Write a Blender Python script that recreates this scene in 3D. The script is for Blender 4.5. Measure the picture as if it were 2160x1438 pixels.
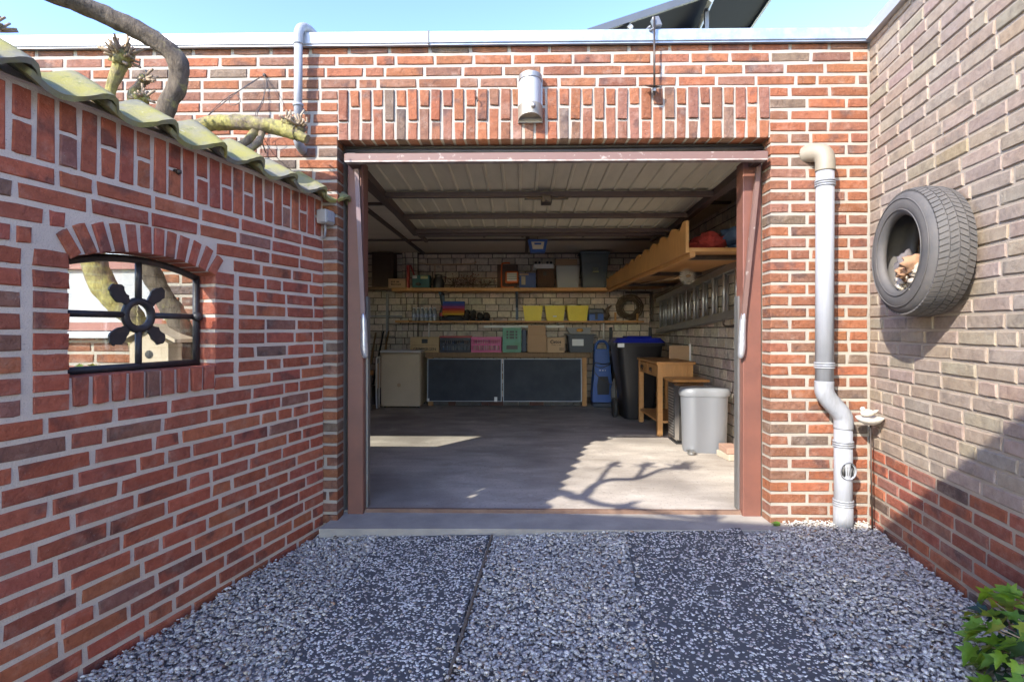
import bpy, bmesh, math, random
import numpy as np
from mathutils import Vector, Matrix
rnd = random.Random(7)
R = math.radians
scene = bpy.context.scene
for o in list(bpy.data.objects):
    bpy.data.objects.remove(o)

# ------------------------------------------------------------------ camera
CAM_D, CAM_H = 2.925, 1.06
cam_data = bpy.data.cameras.new('camera')
cam = bpy.data.objects.new('camera', cam_data)
scene.collection.objects.link(cam)
cam.location = (0, -CAM_D, CAM_H)
cam.rotation_euler = (R(90), 0, R(1.0))
cam_data.sensor_width = 36
cam_data.lens = 36 * 1135 / 2160
cam_data.shift_y = -24 / 2160
cam_data.clip_start = 0.05
cam_data.clip_end = 2000
scene.camera = cam

# ------------------------------------------------------------------ sky, sun, exposure
SUN = Vector((0.93, 1.18, -1.0)).normalized()          # direction the light travels
world = bpy.data.worlds.new('World')
scene.world = world
world.use_nodes = True
wn = world.node_tree
wn.nodes.clear()
sky = wn.nodes.new('ShaderNodeTexSky')
sky.sky_type = 'NISHITA'
sky.sun_disc = False
sky.sun_elevation = math.asin(-SUN.z)
sky.sun_rotation = math.atan2(-SUN.x, -SUN.y) % (2 * math.pi)
sky.air_density = 1.0
sky.dust_density = 0.3
sky.ozone_density = 1.0
bg = wn.nodes.new('ShaderNodeBackground')
bg.inputs['Strength'].default_value = 0.15
wo = wn.nodes.new('ShaderNodeOutputWorld')
tint = wn.nodes.new('ShaderNodeMix'); tint.data_type = 'RGBA'; tint.blend_type = 'MULTIPLY'
tint.inputs[0].default_value = 1.0; tint.inputs[7].default_value = (1.0, 0.92, 0.90, 1)
sat = wn.nodes.new('ShaderNodeHueSaturation'); sat.inputs['Saturation'].default_value = 1.04; sat.inputs['Hue'].default_value = 0.508
wn.links.new(sky.outputs[0], sat.inputs['Color']); div = wn.nodes.new('ShaderNodeVectorMath'); div.operation = 'SCALE'; div.inputs['Scale'].default_value = 1/3.0
gam = wn.nodes.new('ShaderNodeGamma'); gam.inputs['Gamma'].default_value = 1.4
mul = wn.nodes.new('ShaderNodeVectorMath'); mul.operation = 'SCALE'; mul.inputs['Scale'].default_value = 3.0
wn.links.new(sat.outputs[0], div.inputs[0]); wn.links.new(div.outputs[0], gam.inputs[0]); wn.links.new(gam.outputs[0], mul.inputs[0])
wn.links.new(mul.outputs[0], tint.inputs[6]); wn.links.new(tint.outputs[2], bg.inputs[0])
wn.links.new(bg.outputs[0], wo.inputs[0])
sun_data = bpy.data.lights.new('sun', 'SUN')
sun_data.energy = 2.0
sun_data.angle = R(0.53)
sun_data.color = (1.0, 0.94, 0.84)
sun = bpy.data.objects.new('sun', sun_data)
scene.collection.objects.link(sun)
sun.location = (-4, -6, 8)
sun.rotation_euler = SUN.to_track_quat('-Z', 'Y').to_euler()
scene.view_settings.view_transform = 'Standard'
scene.view_settings.look = 'None'
scene.view_settings.gamma = 1
scene.view_settings.use_curve_mapping = False
scene.view_settings.exposure = 2.28
scene.cycles.use_denoising = True
scene.cycles.max_bounces = 10
scene.cycles.diffuse_bounces = 8
scene.cycles.transparent_max_bounces = 12

# ------------------------------------------------------------------ helpers
COL = scene.collection

class MB:
    """Collects geometry in world coordinates for one mesh."""
    def __init__(self):
        self.v = []; self.f = []; self.smooth = []
    def add(self, vs, fs, smooth=False):
        b = len(self.v)
        self.v += [tuple(p) for p in vs]
        for f in fs:
            self.f.append(tuple(i + b for i in f)); self.smooth.append(smooth)
        return self
    def box(self, a, b, m=None, bev=0.0):
        x0, y0, z0 = [min(a[i], b[i]) for i in range(3)]
        x1, y1, z1 = [max(a[i], b[i]) for i in range(3)]
        if bev > 0:
            c = min(bev, (x1-x0)/2.2, (y1-y0)/2.2, (z1-z0)/2.2)
            vs = []; idx = {}
            for ix, x in enumerate((x0, x1)):
                for iy, y in enumerate((y0, y1)):
                    for iz, z in enumerate((z0, z1)):
                        sx, sy, sz = (c if ix == 0 else -c), (c if iy == 0 else -c), (c if iz == 0 else -c)
                        for k, p in enumerate(((x, y+sy, z+sz), (x+sx, y, z+sz), (x+sx, y+sy, z))):
                            idx[(ix, iy, iz, k)] = len(vs); vs.append(p)
            g = lambda a_, k: idx[a_ + (k,)]
            fs = []
            def quad(k, cs): fs.append(tuple(g(q, k) for q in cs))
            quad(0, [(0,0,0),(0,0,1),(0,1,1),(0,1,0)]); quad(0, [(1,0,0),(1,1,0),(1,1,1),(1,0,1)])
            quad(1, [(0,0,0),(1,0,0),(1,0,1),(0,0,1)]); quad(1, [(0,1,0),(0,1,1),(1,1,1),(1,1,0)])
            quad(2, [(0,0,0),(0,1,0),(1,1,0),(1,0,0)]); quad(2, [(0,0,1),(1,0,1),(1,1,1),(0,1,1)])
            for iy in (0,1):
                for iz in (0,1):
                    fs.append((g((0,iy,iz),1), g((1,iy,iz),1), g((1,iy,iz),2), g((0,iy,iz),2)))
            for ix in (0,1):
                for iz in (0,1):
                    fs.append((g((ix,0,iz),0), g((ix,1,iz),0), g((ix,1,iz),2), g((ix,0,iz),2)))
            for ix in (0,1):
                for iy in (0,1):
                    fs.append((g((ix,iy,0),0), g((ix,iy,1),0), g((ix,iy,1),1), g((ix,iy,0),1)))
            for k0 in ((0,0,0),(0,0,1),(0,1,0),(0,1,1),(1,0,0),(1,0,1),(1,1,0),(1,1,1)):
                fs.append(tuple(g(k0, k) for k in range(3)))
        else:
            vs = [(x0,y0,z0),(x1,y0,z0),(x1,y1,z0),(x0,y1,z0),(x0,y0,z1),(x1,y0,z1),(x1,y1,z1),(x0,y1,z1)]
            fs = [(0,3,2,1),(4,5,6,7),(0,1,5,4),(1,2,6,5),(2,3,7,6),(3,0,4,7)]
        if m is not None:
            vs = [m @ Vector(p) for p in vs]
        return self.add(vs, fs)
    def tube(self, pts, rad, n=10, cap=True, smooth=True, wob=0.0, rg=None, lump=0.0):
        from mathutils import noise as mn
        pts = [Vector(p) for p in pts]
        if not hasattr(rad, '__len__'): rad = [rad] * len(pts)
        up = None; vs = []; fs = []
        for i, p in enumerate(pts):
            d = (pts[min(i+1, len(pts)-1)] - pts[max(i-1, 0)])
            if d.length < 1e-9: d = Vector((0,0,1))
            d.normalize()
            if up is None:
                up = Vector((0,0,1)) if abs(d.z) < 0.9 else Vector((1,0,0))
            a = d.cross(up)
            if a.length < 1e-6: a = d.cross(Vector((0.3,1,0.2)))
            a.normalize(); b = a.cross(d).normalized(); up = b
            for k in range(n):
                t = 2*math.pi*k/n
                r = rad[i] * (1 + (rg.uniform(-wob, wob) if rg else 0))
                q = p + a*math.cos(t)*r + b*math.sin(t)*r
                if lump:
                    kk = mn.noise(Vector((math.cos(t)*2.6, math.sin(t)*2.6, i*0.10)))*0.6 + mn.noise(q*28.0)*0.7
                    q = p + (q-p)*(1+lump*kk)
                vs.append(q)
        for i in range(len(pts)-1):
            for k in range(n):
                k2 = (k+1) % n
                fs.append((i*n+k, i*n+k2, (i+1)*n+k2, (i+1)*n+k))
        if cap:
            fs.append(tuple(range(n))[::-1]); fs.append(tuple((len(pts)-1)*n+k for k in range(n)))
        nf = len(fs)
        self.add(vs, fs, smooth)
        if cap and smooth:
            self.smooth[-1] = False; self.smooth[-2] = False
        return self
    def lathe(self, c, prof, n=24, axis='Z', sx=1.0, sy=1.0, smooth=True, caps=True):
        """prof: list of (r, h)"""
        vs = []; fs = []
        c = Vector(c)
        for r, h in prof:
            for k in range(n):
                t = 2*math.pi*k/n
                q = (r*math.cos(t)*sx, r*math.sin(t)*sy, h)
                if axis == 'X': q = (q[2], q[0], q[1])
                elif axis == 'Y': q = (q[0], q[2], q[1])
                vs.append(c + Vector(q))
        for i in range(len(prof)-1):
            for k in range(n):
                k2 = (k+1) % n
                fs.append((i*n+k, i*n+k2, (i+1)*n+k2, (i+1)*n+k))
        self.add(vs, fs, smooth)
        if caps:
            if prof[0][0] > 1e-4: self.add(vs[:n], [tuple(range(n))[::-1]])
            if prof[-1][0] > 1e-4: self.add(vs[-n:], [tuple(range(n))])
        return self
    def prism(self, poly, vec):
        """extrude polygon (list of 3-D points) along vec"""
        n = len(poly); vec = Vector(vec)
        vs = [Vector(p) for p in poly] + [Vector(p)+vec for p in poly]
        fs = [tuple(range(n))[::-1], tuple(range(n, 2*n))]
        for i in range(n):
            j = (i+1) % n
            fs.append((i, j, n+j, n+i))
        return self.add(vs, fs)
    def quad(self, a, b, c, d):
        return self.add([a, b, c, d], [(0,1,2,3)])
    def blob(self, c, r, seed=0, sub=2, amp=0.2, freq=1.5, sc=(1,1,1)):
        from mathutils import noise
        bm = bmesh.new(); bmesh.ops.create_icosphere(bm, subdivisions=sub, radius=1.0)
        off = Vector((seed*3.17, seed*1.73, seed*0.91)); c = Vector(c)
        vs = []
        for v in bm.verts:
            k = 1 + amp*noise.noise(v.co*freq+off)*2
            vs.append(c + Vector((v.co.x*sc[0], v.co.y*sc[1], v.co.z*sc[2]))*r*k)
        fs = [tuple(v.index for v in f.verts) for f in bm.faces]
        bm.free()
        return self.add(vs, fs, True)
    def mesh(self, name):
        me = bpy.data.meshes.new(name)
        me.from_pydata([tuple(p) for p in self.v], [], self.f)
        me.polygons.foreach_set('use_smooth', self.smooth)
        bm = bmesh.new(); bm.from_mesh(me)
        bmesh.ops.recalc_face_normals(bm, faces=bm.faces); bm.to_mesh(me); bm.free()
        me.update()
        return me

WORLD = {}
def wloc(o): return WORLD.get(o.name, Vector((0,0,0)))
def link(name, me, mat=None, parent=None):
    o = bpy.data.objects.new(name, me)
    COL.objects.link(o)
    if mat is not None and len(me.materials) == 0: me.materials.append(mat)
    if parent is not None:
        o.parent = parent
        o.location = -wloc(parent)
    return o
def part(name, mb, mat, parent=None, label=None):
    o = link(name, mb.mesh(name), mat, parent)
    if label: o['label'] = label
    return o
def tag(o, label, cat, group=None):
    o['label'] = label; o['category'] = cat
    if group: o['group'] = group
    return o
def thing(name, label, cat, loc=(0,0,0), group=None):
    o = bpy.data.objects.new(name, None); COL.objects.link(o)
    o.empty_display_size = 0.1
    o.location = loc; WORLD[o.name] = Vector(loc)
    return tag(o, label, cat, group)
def single(name, mb, mat, label, cat, group=None):
    return tag(part(name, mb, mat), label, cat, group)
def structure(name, mb, mat):
    o = part(name, mb, mat); o['kind'] = 'structure'; return o
def MX(loc, rz=0, rx=0, ry=0):
    return Matrix.Translation(loc) @ Matrix.Rotation(rz,4,'Z') @ Matrix.Rotation(ry,4,'Y') @ Matrix.Rotation(rx,4,'X')
def spline(pts, n=8):
    """Catmull-Rom through pts of any dimension"""
    out = []
    P = [tuple(p) for p in pts]
    for i in range(len(P)-1):
        p0 = P[max(i-1,0)]; p1 = P[i]; p2 = P[i+1]; p3 = P[min(i+2,len(P)-1)]
        for k in range(n):
            t = k/n
            out.append(tuple(0.5*((2*b)+(-a+c)*t+(2*a-5*b+4*c-d)*t*t+(-a+3*b-3*c+d)*t**3) for a,b,c,d in zip(p0,p1,p2,p3)))
    out.append(P[-1])
    return out

# ------------------------------------------------------------------ materials
def nt(name):
    m = bpy.data.materials.new(name); m.use_nodes = True
    n = m.node_tree; n.nodes.clear()
    out = n.nodes.new('ShaderNodeOutputMaterial'); b = n.nodes.new('ShaderNodeBsdfPrincipled')
    n.links.new(b.outputs[0], out.inputs[0])
    return m, n, b
def mixc(n, fac, a, b, mode='MIX'):
    x = n.nodes.new('ShaderNodeMix'); x.data_type = 'RGBA'; x.blend_type = mode
    for sock, val in ((x.inputs[0], fac), (x.inputs[6], a), (x.inputs[7], b)):
        if hasattr(val, 'is_linked') or isinstance(val, bpy.types.NodeSocket): n.links.new(val, sock)
        elif isinstance(val, (int, float)): sock.default_value = val
        else: sock.default_value = (*val[:3], 1)
    return x.outputs[2]
def ramp(n, src, a, b, c0=(0,0,0,1), c1=(1,1,1,1)):
    r = n.nodes.new('ShaderNodeValToRGB')
    r.color_ramp.elements[0].position = a; r.color_ramp.elements[1].position = b
    r.color_ramp.elements[0].color = c0; r.color_ramp.elements[1].color = c1
    n.links.new(src, r.inputs[0]); return r.outputs[0]
def noise(n, vec, scale, detail=4, rough=0.6, dist=0.0):
    t = n.nodes.new('ShaderNodeTexNoise'); t.inputs['Scale'].default_value = scale
    t.inputs['Detail'].default_value = detail; t.inputs['Roughness'].default_value = rough
    t.inputs['Distortion'].default_value = dist
    if vec is not None: n.links.new(vec, t.inputs['Vector'])
    return t.outputs[0]
def coords(n, kind='Object', scale=None, offset_random=False):
    tc = n.nodes.new('ShaderNodeTexCoord'); v = tc.outputs[kind]
    if kind == 'Position':
        pass
    if scale or offset_random:
        mp = n.nodes.new('ShaderNodeMapping')
        if scale: mp.inputs['Scale'].default_value = scale
        n.links.new(v, mp.inputs['Vector'])
        if offset_random:
            oi = n.nodes.new('ShaderNodeObjectInfo'); mu = n.nodes.new('ShaderNodeMath'); mu.operation = 'MULTIPLY'
            mu.inputs[1].default_value = 53.0
            n.links.new(oi.outputs['Random'], mu.inputs[0]); n.links.new(mu.outputs[0], mp.inputs['Location'])
        v = mp.outputs[0]
    return v
def bump(n, b, h, strength=0.3, dist=0.01):
    k = n.nodes.new('ShaderNodeBump'); k.inputs['Strength'].default_value = strength
    k.inputs['Distance'].default_value = dist
    n.links.new(h, k.inputs['Height']); n.links.new(k.outputs[0], b.inputs['Normal'])
def simple(name, col, rough=0.6, metal=0.0, col2=None, scale=6.0, amount=0.5, bmp=0.0, bscale=60, stretch=None, lo=0.35, hi=0.7, spec=0.5, detail=5):
    """plain surface colour with a second tint of wear / grime broken up by noise"""
    m, n, b = nt(name)
    b.inputs['Roughness'].default_value = rough; b.inputs['Metallic'].default_value = metal
    b.inputs['Specular IOR Level'].default_value = spec
    v = coords(n, 'Object', stretch)
    if col2 is None: col2 = tuple(c*0.75 for c in col)
    f = ramp(n, noise(n, v, scale, detail), lo, hi)
    mu = n.nodes.new('ShaderNodeMath'); mu.operation = 'MULTIPLY'; mu.inputs[1].default_value = amount
    n.links.new(f, mu.inputs[0])
    c = mixc(n, mu.outputs[0], col, col2)
    n.links.new(c, b.inputs['Base Color'])
    if bmp: bump(n, b, noise(n, v, bscale, 3), bmp, 0.004)
    return m
def wood(name, c1, c2, stretch=(3, 3, 40), rough=0.55, scale=1.0):
    m, n, b = nt(name); b.inputs['Roughness'].default_value = rough
    v = coords(n, 'Object', stretch)
    g = noise(n, v, scale*2.2, 6, 0.65, 0.6)
    c = mixc(n, ramp(n, g, 0.35, 0.68), c1, c2)
    g2 = noise(n, coords(n, 'Object'), 2.5, 3)
    c = mixc(n, ramp(n, g2, 0.4, 0.75), c, tuple(x*0.72 for x in c1))
    n.links.new(c, b.inputs['Base Color']); bump(n, b, g, 0.15, 0.003)
    return m
def brick_mat(name, obj=True, wear=(0.52,0.42,0.34), wear_amt=0.35, dark=(0.07,0.055,0.055), rough=0.85, grain=True):
    m, n, b = nt(name); b.inputs['Roughness'].default_value = rough
    b.inputs['Specular IOR Level'].default_value = 0.25
    if obj:
        oi = n.nodes.new('ShaderNodeObjectInfo'); base = oi.outputs['Color']; v = coords(n, 'Object', None, True)
    else:
        at = n.nodes.new('ShaderNodeAttribute'); at.attribute_name = 'Col'; base = at.outputs['Color']; v = coords(n, 'Object')
    # kiln-burnt patches, tone drift, lime bloom, specks
    patch = noise(n, v, 7.0, 3, 0.55)
    c = mixc(n, ramp(n, patch, 0.57, 0.66), base, mixc(n, 0.55, base, dark))
    tone = noise(n, v, 30.0, 4, 0.65)
    c = mixc(n, ramp(n, tone, 0.3, 0.75), c, mixc(n, 1.0, c, (0.66,0.62,0.62), 'MULTIPLY'))
    bl = noise(n, v, 11.0, 6, 0.75)
    fb = ramp(n, bl, 0.52, 0.82)
    mu = n.nodes.new('ShaderNodeMath'); mu.operation = 'MULTIPLY'; mu.inputs[1].default_value = wear_amt
    n.links.new(fb, mu.inputs[0])
    c = mixc(n, mu.outputs[0], c, wear)
    sp = noise(n, v, 330.0, 2, 0.5)
    c = mixc(n, ramp(n, sp, 0.72, 0.78), c, (0.6,0.52,0.46))
    n.links.new(c, b.inputs['Base Color'])
    mp = n.nodes.new('ShaderNodeMapping'); mp.inputs['Scale'].default_value = (30, 60, 140); n.links.new(v, mp.inputs['Vector'])
    gr = noise(n, mp.outputs[0], 1.0, 5, 0.7, 1.2)
    pit = noise(n, v, 42.0, 5, 0.7)
    ad = n.nodes.new('ShaderNodeMath'); ad.operation = 'MULTIPLY_ADD'; ad.inputs[1].default_value = 1.6
    n.links.new(ramp(n, pit, 0.30, 0.55), ad.inputs[0]); n.links.new(gr, ad.inputs[2])
    bump(n, b, ad.outputs[0], 0.6 if grain else 0.3, 0.004)
    return m
def mortar_mat(name, col, col2, spot=(0.25,0.23,0.2)):
    m, n, b = nt(name); b.inputs['Roughness'].default_value = 0.95; b.inputs['Specular IOR Level'].default_value = 0.15
    v = coords(n, 'Object')
    c = mixc(n, ramp(n, noise(n, v, 5, 5), 0.35, 0.7), col, col2)
    c = mixc(n, ramp(n, noise(n, v, 260, 2), 0.62, 0.75), c, spot)
    n.links.new(c, b.inputs['Base Color']); bump(n, b, noise(n, v, 220, 4), 0.7, 0.005)
    return m
M = {}
M['brick'] = brick_mat('brick_face')
M['brick_far'] = brick_mat('brick_face_far', False)
M['brick_beige'] = brick_mat('beige_brick_face', True, wear=(0.5,0.36,0.2), wear_amt=0.25, dark=(0.2,0.17,0.14), grain=False)
M['brick_beige_far'] = brick_mat('beige_brick_face_far', False, wear=(0.5,0.36,0.2), wear_amt=0.25, dark=(0.2,0.17,0.14), grain=False)
M['block'] = brick_mat('lime_block', True, wear=(0.6,0.56,0.5), wear_amt=0.2, dark=(0.3,0.27,0.24), grain=False)
M['block_far'] = brick_mat('lime_block_far', False, wear=(0.6,0.56,0.5), wear_amt=0.2, dark=(0.3,0.27,0.24), grain=False)
M['mortar'] = mortar_mat('pale_mortar', (0.385,0.35,0.295), (0.32,0.29,0.248))
M['mortar_grey'] = mortar_mat('grey_mortar', (0.66,0.565,0.475), (0.56,0.475,0.405))
M['mortar_beige'] = mortar_mat('beige_mortar', (0.385,0.32,0.255), (0.335,0.28,0.222))
M['mortar_dark'] = mortar_mat('dark_block_joint', (0.16,0.14,0.12), (0.11,0.095,0.08), (0.2,0.18,0.16))

# ------------------------------------------------------------------ walls of laid bricks
class Frame:
    """wall plane: point O, direction e along the wall, outward normal n; local x along e, local -y outwards"""
    def __init__(self, O, e, n):
        self.O = Vector(O); self.e = Vector(e); self.n = Vector(n)
        self.rz = math.atan2(self.e.y, self.e.x)
    def p(self, t, z, out=0.0):
        q = self.O + self.e*t + self.n*out
        return Vector((q.x, q.y, q.z + z))
    def mbox(self, mb, t0, t1, z0, z1, o0, o1):
        """box between offsets o0 (back) and o1 (front)"""
        P = [self.p(t, z, o) for z in (z0, z1) for t, o in ((t0,o1),(t1,o1),(t1,o0),(t0,o0))]
        mb.add(P, [(0,3,2,1),(4,5,6,7),(0,1,5,4),(1,2,6,5),(2,3,7,6),(3,0,4,7)])

_bcache = {}
def brick_geo(w, h, d, var):
    """one brick: front face with worn arrises; local x width, z height, front at y = 0, body runs to y = +d"""
    g = random.Random(int(w*1000)*7919 + int(h*1000)*131 + var)
    b = min(0.0035, w*0.12, h*0.12)
    def ring(inset, y, jit):
        pts = []
        hw, hh = w/2-inset, h/2-inset
        for fx, fz in ((-1,-1),(-0.33,-1),(0.33,-1),(1,-1),(1,1),(0.33,1),(-0.33,1),(-1,1)):
            cut = b*0.9*(g.random() < 0.3) if abs(fx) == 1 else 0
            pts.append((fx*hw - math.copysign(cut, fx) + g.uniform(-jit,jit), y + g.uniform(-jit,jit)*0.5, fz*hh - math.copysign(cut*0.6, fz) + g.uniform(-jit,jit)))
        return pts
    v = ring(b, 0.0, 0.0009) + ring(0.0, b*1.1, 0.0014)
    v += [(-w/2, d, -h/2), (w/2, d, -h/2), (w/2, d, h/2), (-w/2, d, h/2)]
    f = [(0,1,6,7), (1,2,5,6), (2,3,4,5)]
    for i in range(8):
        j = (i+1) % 8
        f.append((i, 8+i, 8+j, j))
    f += [(8,16,17,11,10,9), (11,17,18,12), (12,18,19,15,14,13), (15,19,16,8)]
    return v, f
def brick_mesh(w, h, d, mat, var):
    key = (round(w,2), round(h,2), round(d,2), mat.name, var)
    if key not in _bcache:
        v, f = brick_geo(max(key[0],0.01), max(key[1],0.01), max(key[2],0.01), var)
        me = bpy.data.meshes.new('brick'); me.from_pydata(v, [], f); me.materials.append(mat); me.update()
        _bcache[key] = me
    return _bcache[key], (w/max(key[0],0.01), d/max(key[2],0.01), h/max(key[1],0.01))

def px_of(p):
    x, y = p[0], p[1] + CAM_D
    c, s = math.cos(R(1)), math.sin(R(1))
    r = x*c + y*s; d = -x*s + y*c
    if d < 0.1: return None
    return 1080 + 1135*r/d, 695 - 1135*(p[2]-CAM_H)/d, 1135/d

class Wall:
    def __init__(self, fr, mat, matfar, palette, seed, keep=300, visible=None):
        self.fr, self.mat, self.matfar, self.pal = fr, mat, matfar, palette
        self.spread = 0.14; self.b = []; self.g = random.Random(seed); self.keep = keep; self.visible = visible
    def colour(self, pal=None):
        pal = pal or self.pal
        x = self.g.random()*sum(p[0] for p in pal)
        for wgt, c in pal:
            x -= wgt
            if x <= 0: break
        k = self.g.uniform(1-self.spread, 1+self.spread)
        return tuple(min(1, q*k*self.g.uniform(0.95, 1.05)) for q in c)
    def brick(self, t, z, w, h, rot=0.0, proud=0.0, d=0.03, pal=None):
        self.b.append((t, z, w, h, rot, proud + self.g.uniform(-0.002, 0.002), d, self.colour(pal)))
    def rows(self, z0, z1, t0, t1, pitch=0.0626, joint=0.0160, L=0.199, holes=(), half=0.10, deep=(), pal=None, h=None):
        g = self.g; z = z0; i = 0
        while z < z1 - 0.015:
            zz = min(z + pitch - joint, z1)
            runs = [(t0, t1)]
            for (a, b, c, d_) in holes:
                if zz > b + 0.004 and z < d_ - 0.004:
                    nr = []
                    for (r0, r1) in runs:
                        if c <= r0 or a >= r1: nr.append((r0, r1)); continue
                        if a > r0: nr.append((r0, a - (joint if a not in deep else 0)))
                        if c < r1: nr.append((c + (joint if c not in deep else 0), r1))
                    runs = nr
            for (r0, r1) in runs:
                # quoin at a deep edge alternates header / stretcher
                x = r0
                if r0 in deep: first = 0.097 if i % 2 else 0.19
                elif r0 == t0: first = L*g.uniform(0.25, 1.0)
                else: first = L*g.choice((0.47, 1.0, 0.8))
                while x < r1 - 0.02:
                    ln = first if first else (0.0965 if g.random() < half else L*g.uniform(0.96, 1.04)); first = 0
                    if r1 - (x+ln) < 0.05: ln = r1 - x if r1-x < L*1.12 else (r1-x-joint)*g.choice((0.5,0.62))
                    e = min(x+ln, r1)
                    dd = 0.098 if (x == r0 and r0 in deep) or (abs(e-r1) < 1e-6 and r1 in deep) else 0.03
                    self.brick((x+e)/2, (z+zz)/2, e-x, zz-z, g.uniform(-0.004,0.004), 0, dd, pal)
                    x = e + joint
            z += pitch; i += 1
        return z
    def build(self, parent, name='brick', rest='brick_field'):
        items = []
        for q in self.b:
            P = self.fr.p(q[0], q[1])
            pr = px_of(P); area = 0
            if pr and -60 < pr[0] < 2220 and -40 < pr[1] < 1480 and (self.visible is None or self.visible(pr[0], pr[1], P)):
                # apparent size
                a = px_of(self.fr.p(q[0]-q[2]/2, q[1])); b = px_of(self.fr.p(q[0]+q[2]/2, q[1]))
                if a and b: area = abs(a[0]-b[0])*q[3]*pr[2]
            items.append((area, q))
        items.sort(key=lambda k: -k[0])
        sel = [q for a, q in items[:self.keep] if a > 0]; restq = [q for k, (a, q) in enumerate(items) if not (k < self.keep and a > 0)]
        for q in sel:
            t, z, w, h, rot, proud, d, col = q
            me, sc = brick_mesh(w, h, d, self.mat, self.g.randrange(4))
            o = bpy.data.objects.new(name, me); COL.objects.link(o)
            o.parent = parent
            mat = Matrix.Translation(self.fr.p(t, z, proud) - wloc(parent)) @ Matrix.Rotation(self.fr.rz,4,'Z') @ Matrix.Rotation(rot,4,'Y') @ Matrix.Diagonal((*sc,1))
            o.matrix_local = mat
            o.color = (*col, 1)
        if restq:
            V = []; F = []; C = []
            for q in restq:
                t, z, w, h, rot, proud, d, col = q
                v, f = brick_geo(w, h, d, self.g.randrange(4))
                m = Matrix.Translation(self.fr.p(t, z, proud)) @ Matrix.Rotation(self.fr.rz,4,'Z') @ Matrix.Rotation(rot,4,'Y')
                b0 = len(V)
                V += [tuple(m @ Vector(p)) for p in v]; F += [tuple(i+b0 for i in x) for x in f]; C += [col]*len(v)
            me = bpy.data.meshes.new(rest); me.from_pydata(V, [], F)
            at = me.attributes.new('Col', 'FLOAT_COLOR', 'POINT')
            at.data.foreach_set('color', np.array([(*c,1) for c in C], dtype=np.float32).ravel())
            o = link(rest, me, self.matfar, parent); o['kind'] = 'stuff'

# ================================================================== SETTING
def gz(x): return -0.010 + 0.022*x                     # the yard falls slightly to the left
M['soil'] = simple('soil', (0.10,0.095,0.09), 0.95, col2=(0.16,0.15,0.13), scale=9, bmp=0.5, bscale=120)
M['lawn'] = simple('lawn', (0.05,0.09,0.025), 0.95, col2=(0.10,0.11,0.04), scale=3, bmp=0.6, bscale=90)
structure('driveway', MB().box((-9,-30,-0.14),(9,-4.25,-0.06)), simple('bounce_paving',(0.46,0.43,0.39),0.9,col2=(0.38,0.36,0.33),scale=2,bmp=0.3))  # unseen paving added behind the camera, pale to bounce sunlight into the garage
ground = structure('ground', MB().quad((-400,-400,-0.10),(400,-400,-0.10),(400,400,-0.10),(-400,400,-0.10)), M['lawn'])
LA, RA = R(14.3), R(9.48)
LF = Frame((-1.081,0,0), (math.sin(LA), math.cos(LA), 0), (math.cos(LA), -math.sin(LA), 0))
RF = Frame((1.868,0,0), (-math.sin(RA), -math.cos(RA), 0), (-math.cos(RA), math.sin(RA), 0))
FF = Frame((0,0,0), (1,0,0), (0,-1,0))

# gravel bed: soil underneath, thousands of broken stones on top
yb = MB(); yb.add([(-2.1,-4.2,gz(-2.1)-0.022),(1.9,-4.2,gz(1.9)-0.022),(1.9,0.0,gz(1.9)-0.022),(-1.3,0.0,gz(-1.3)-0.022)], [(0,1,2,3)])
structure('yard_bed', yb, simple('stone_dust',(0.27,0.265,0.265),0.95,col2=(0.17,0.165,0.16),scale=60,bmp=0.8,bscale=140))
SLABS = [[(-0.775,-2.3),(-0.30,-2.3),(-0.165,-0.12),(-0.745,-0.12)], [(0.285,-2.3),(0.80,-2.3),(1.150,-0.075),(0.548,-0.075)]]
def in_poly(x, y, P, grow=0.0):
    ins = np.ones_like(x, dtype=bool)
    for i in range(len(P)):
        (x0,y0),(x1,y1) = P[i], P[(i+1)%len(P)]
        L_ = math.hypot(x1-x0, y1-y0)
        ins &= ((x1-x0)*(y-y0)-(y1-y0)*(x-x0))/L_ > -grow
    return ins
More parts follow.
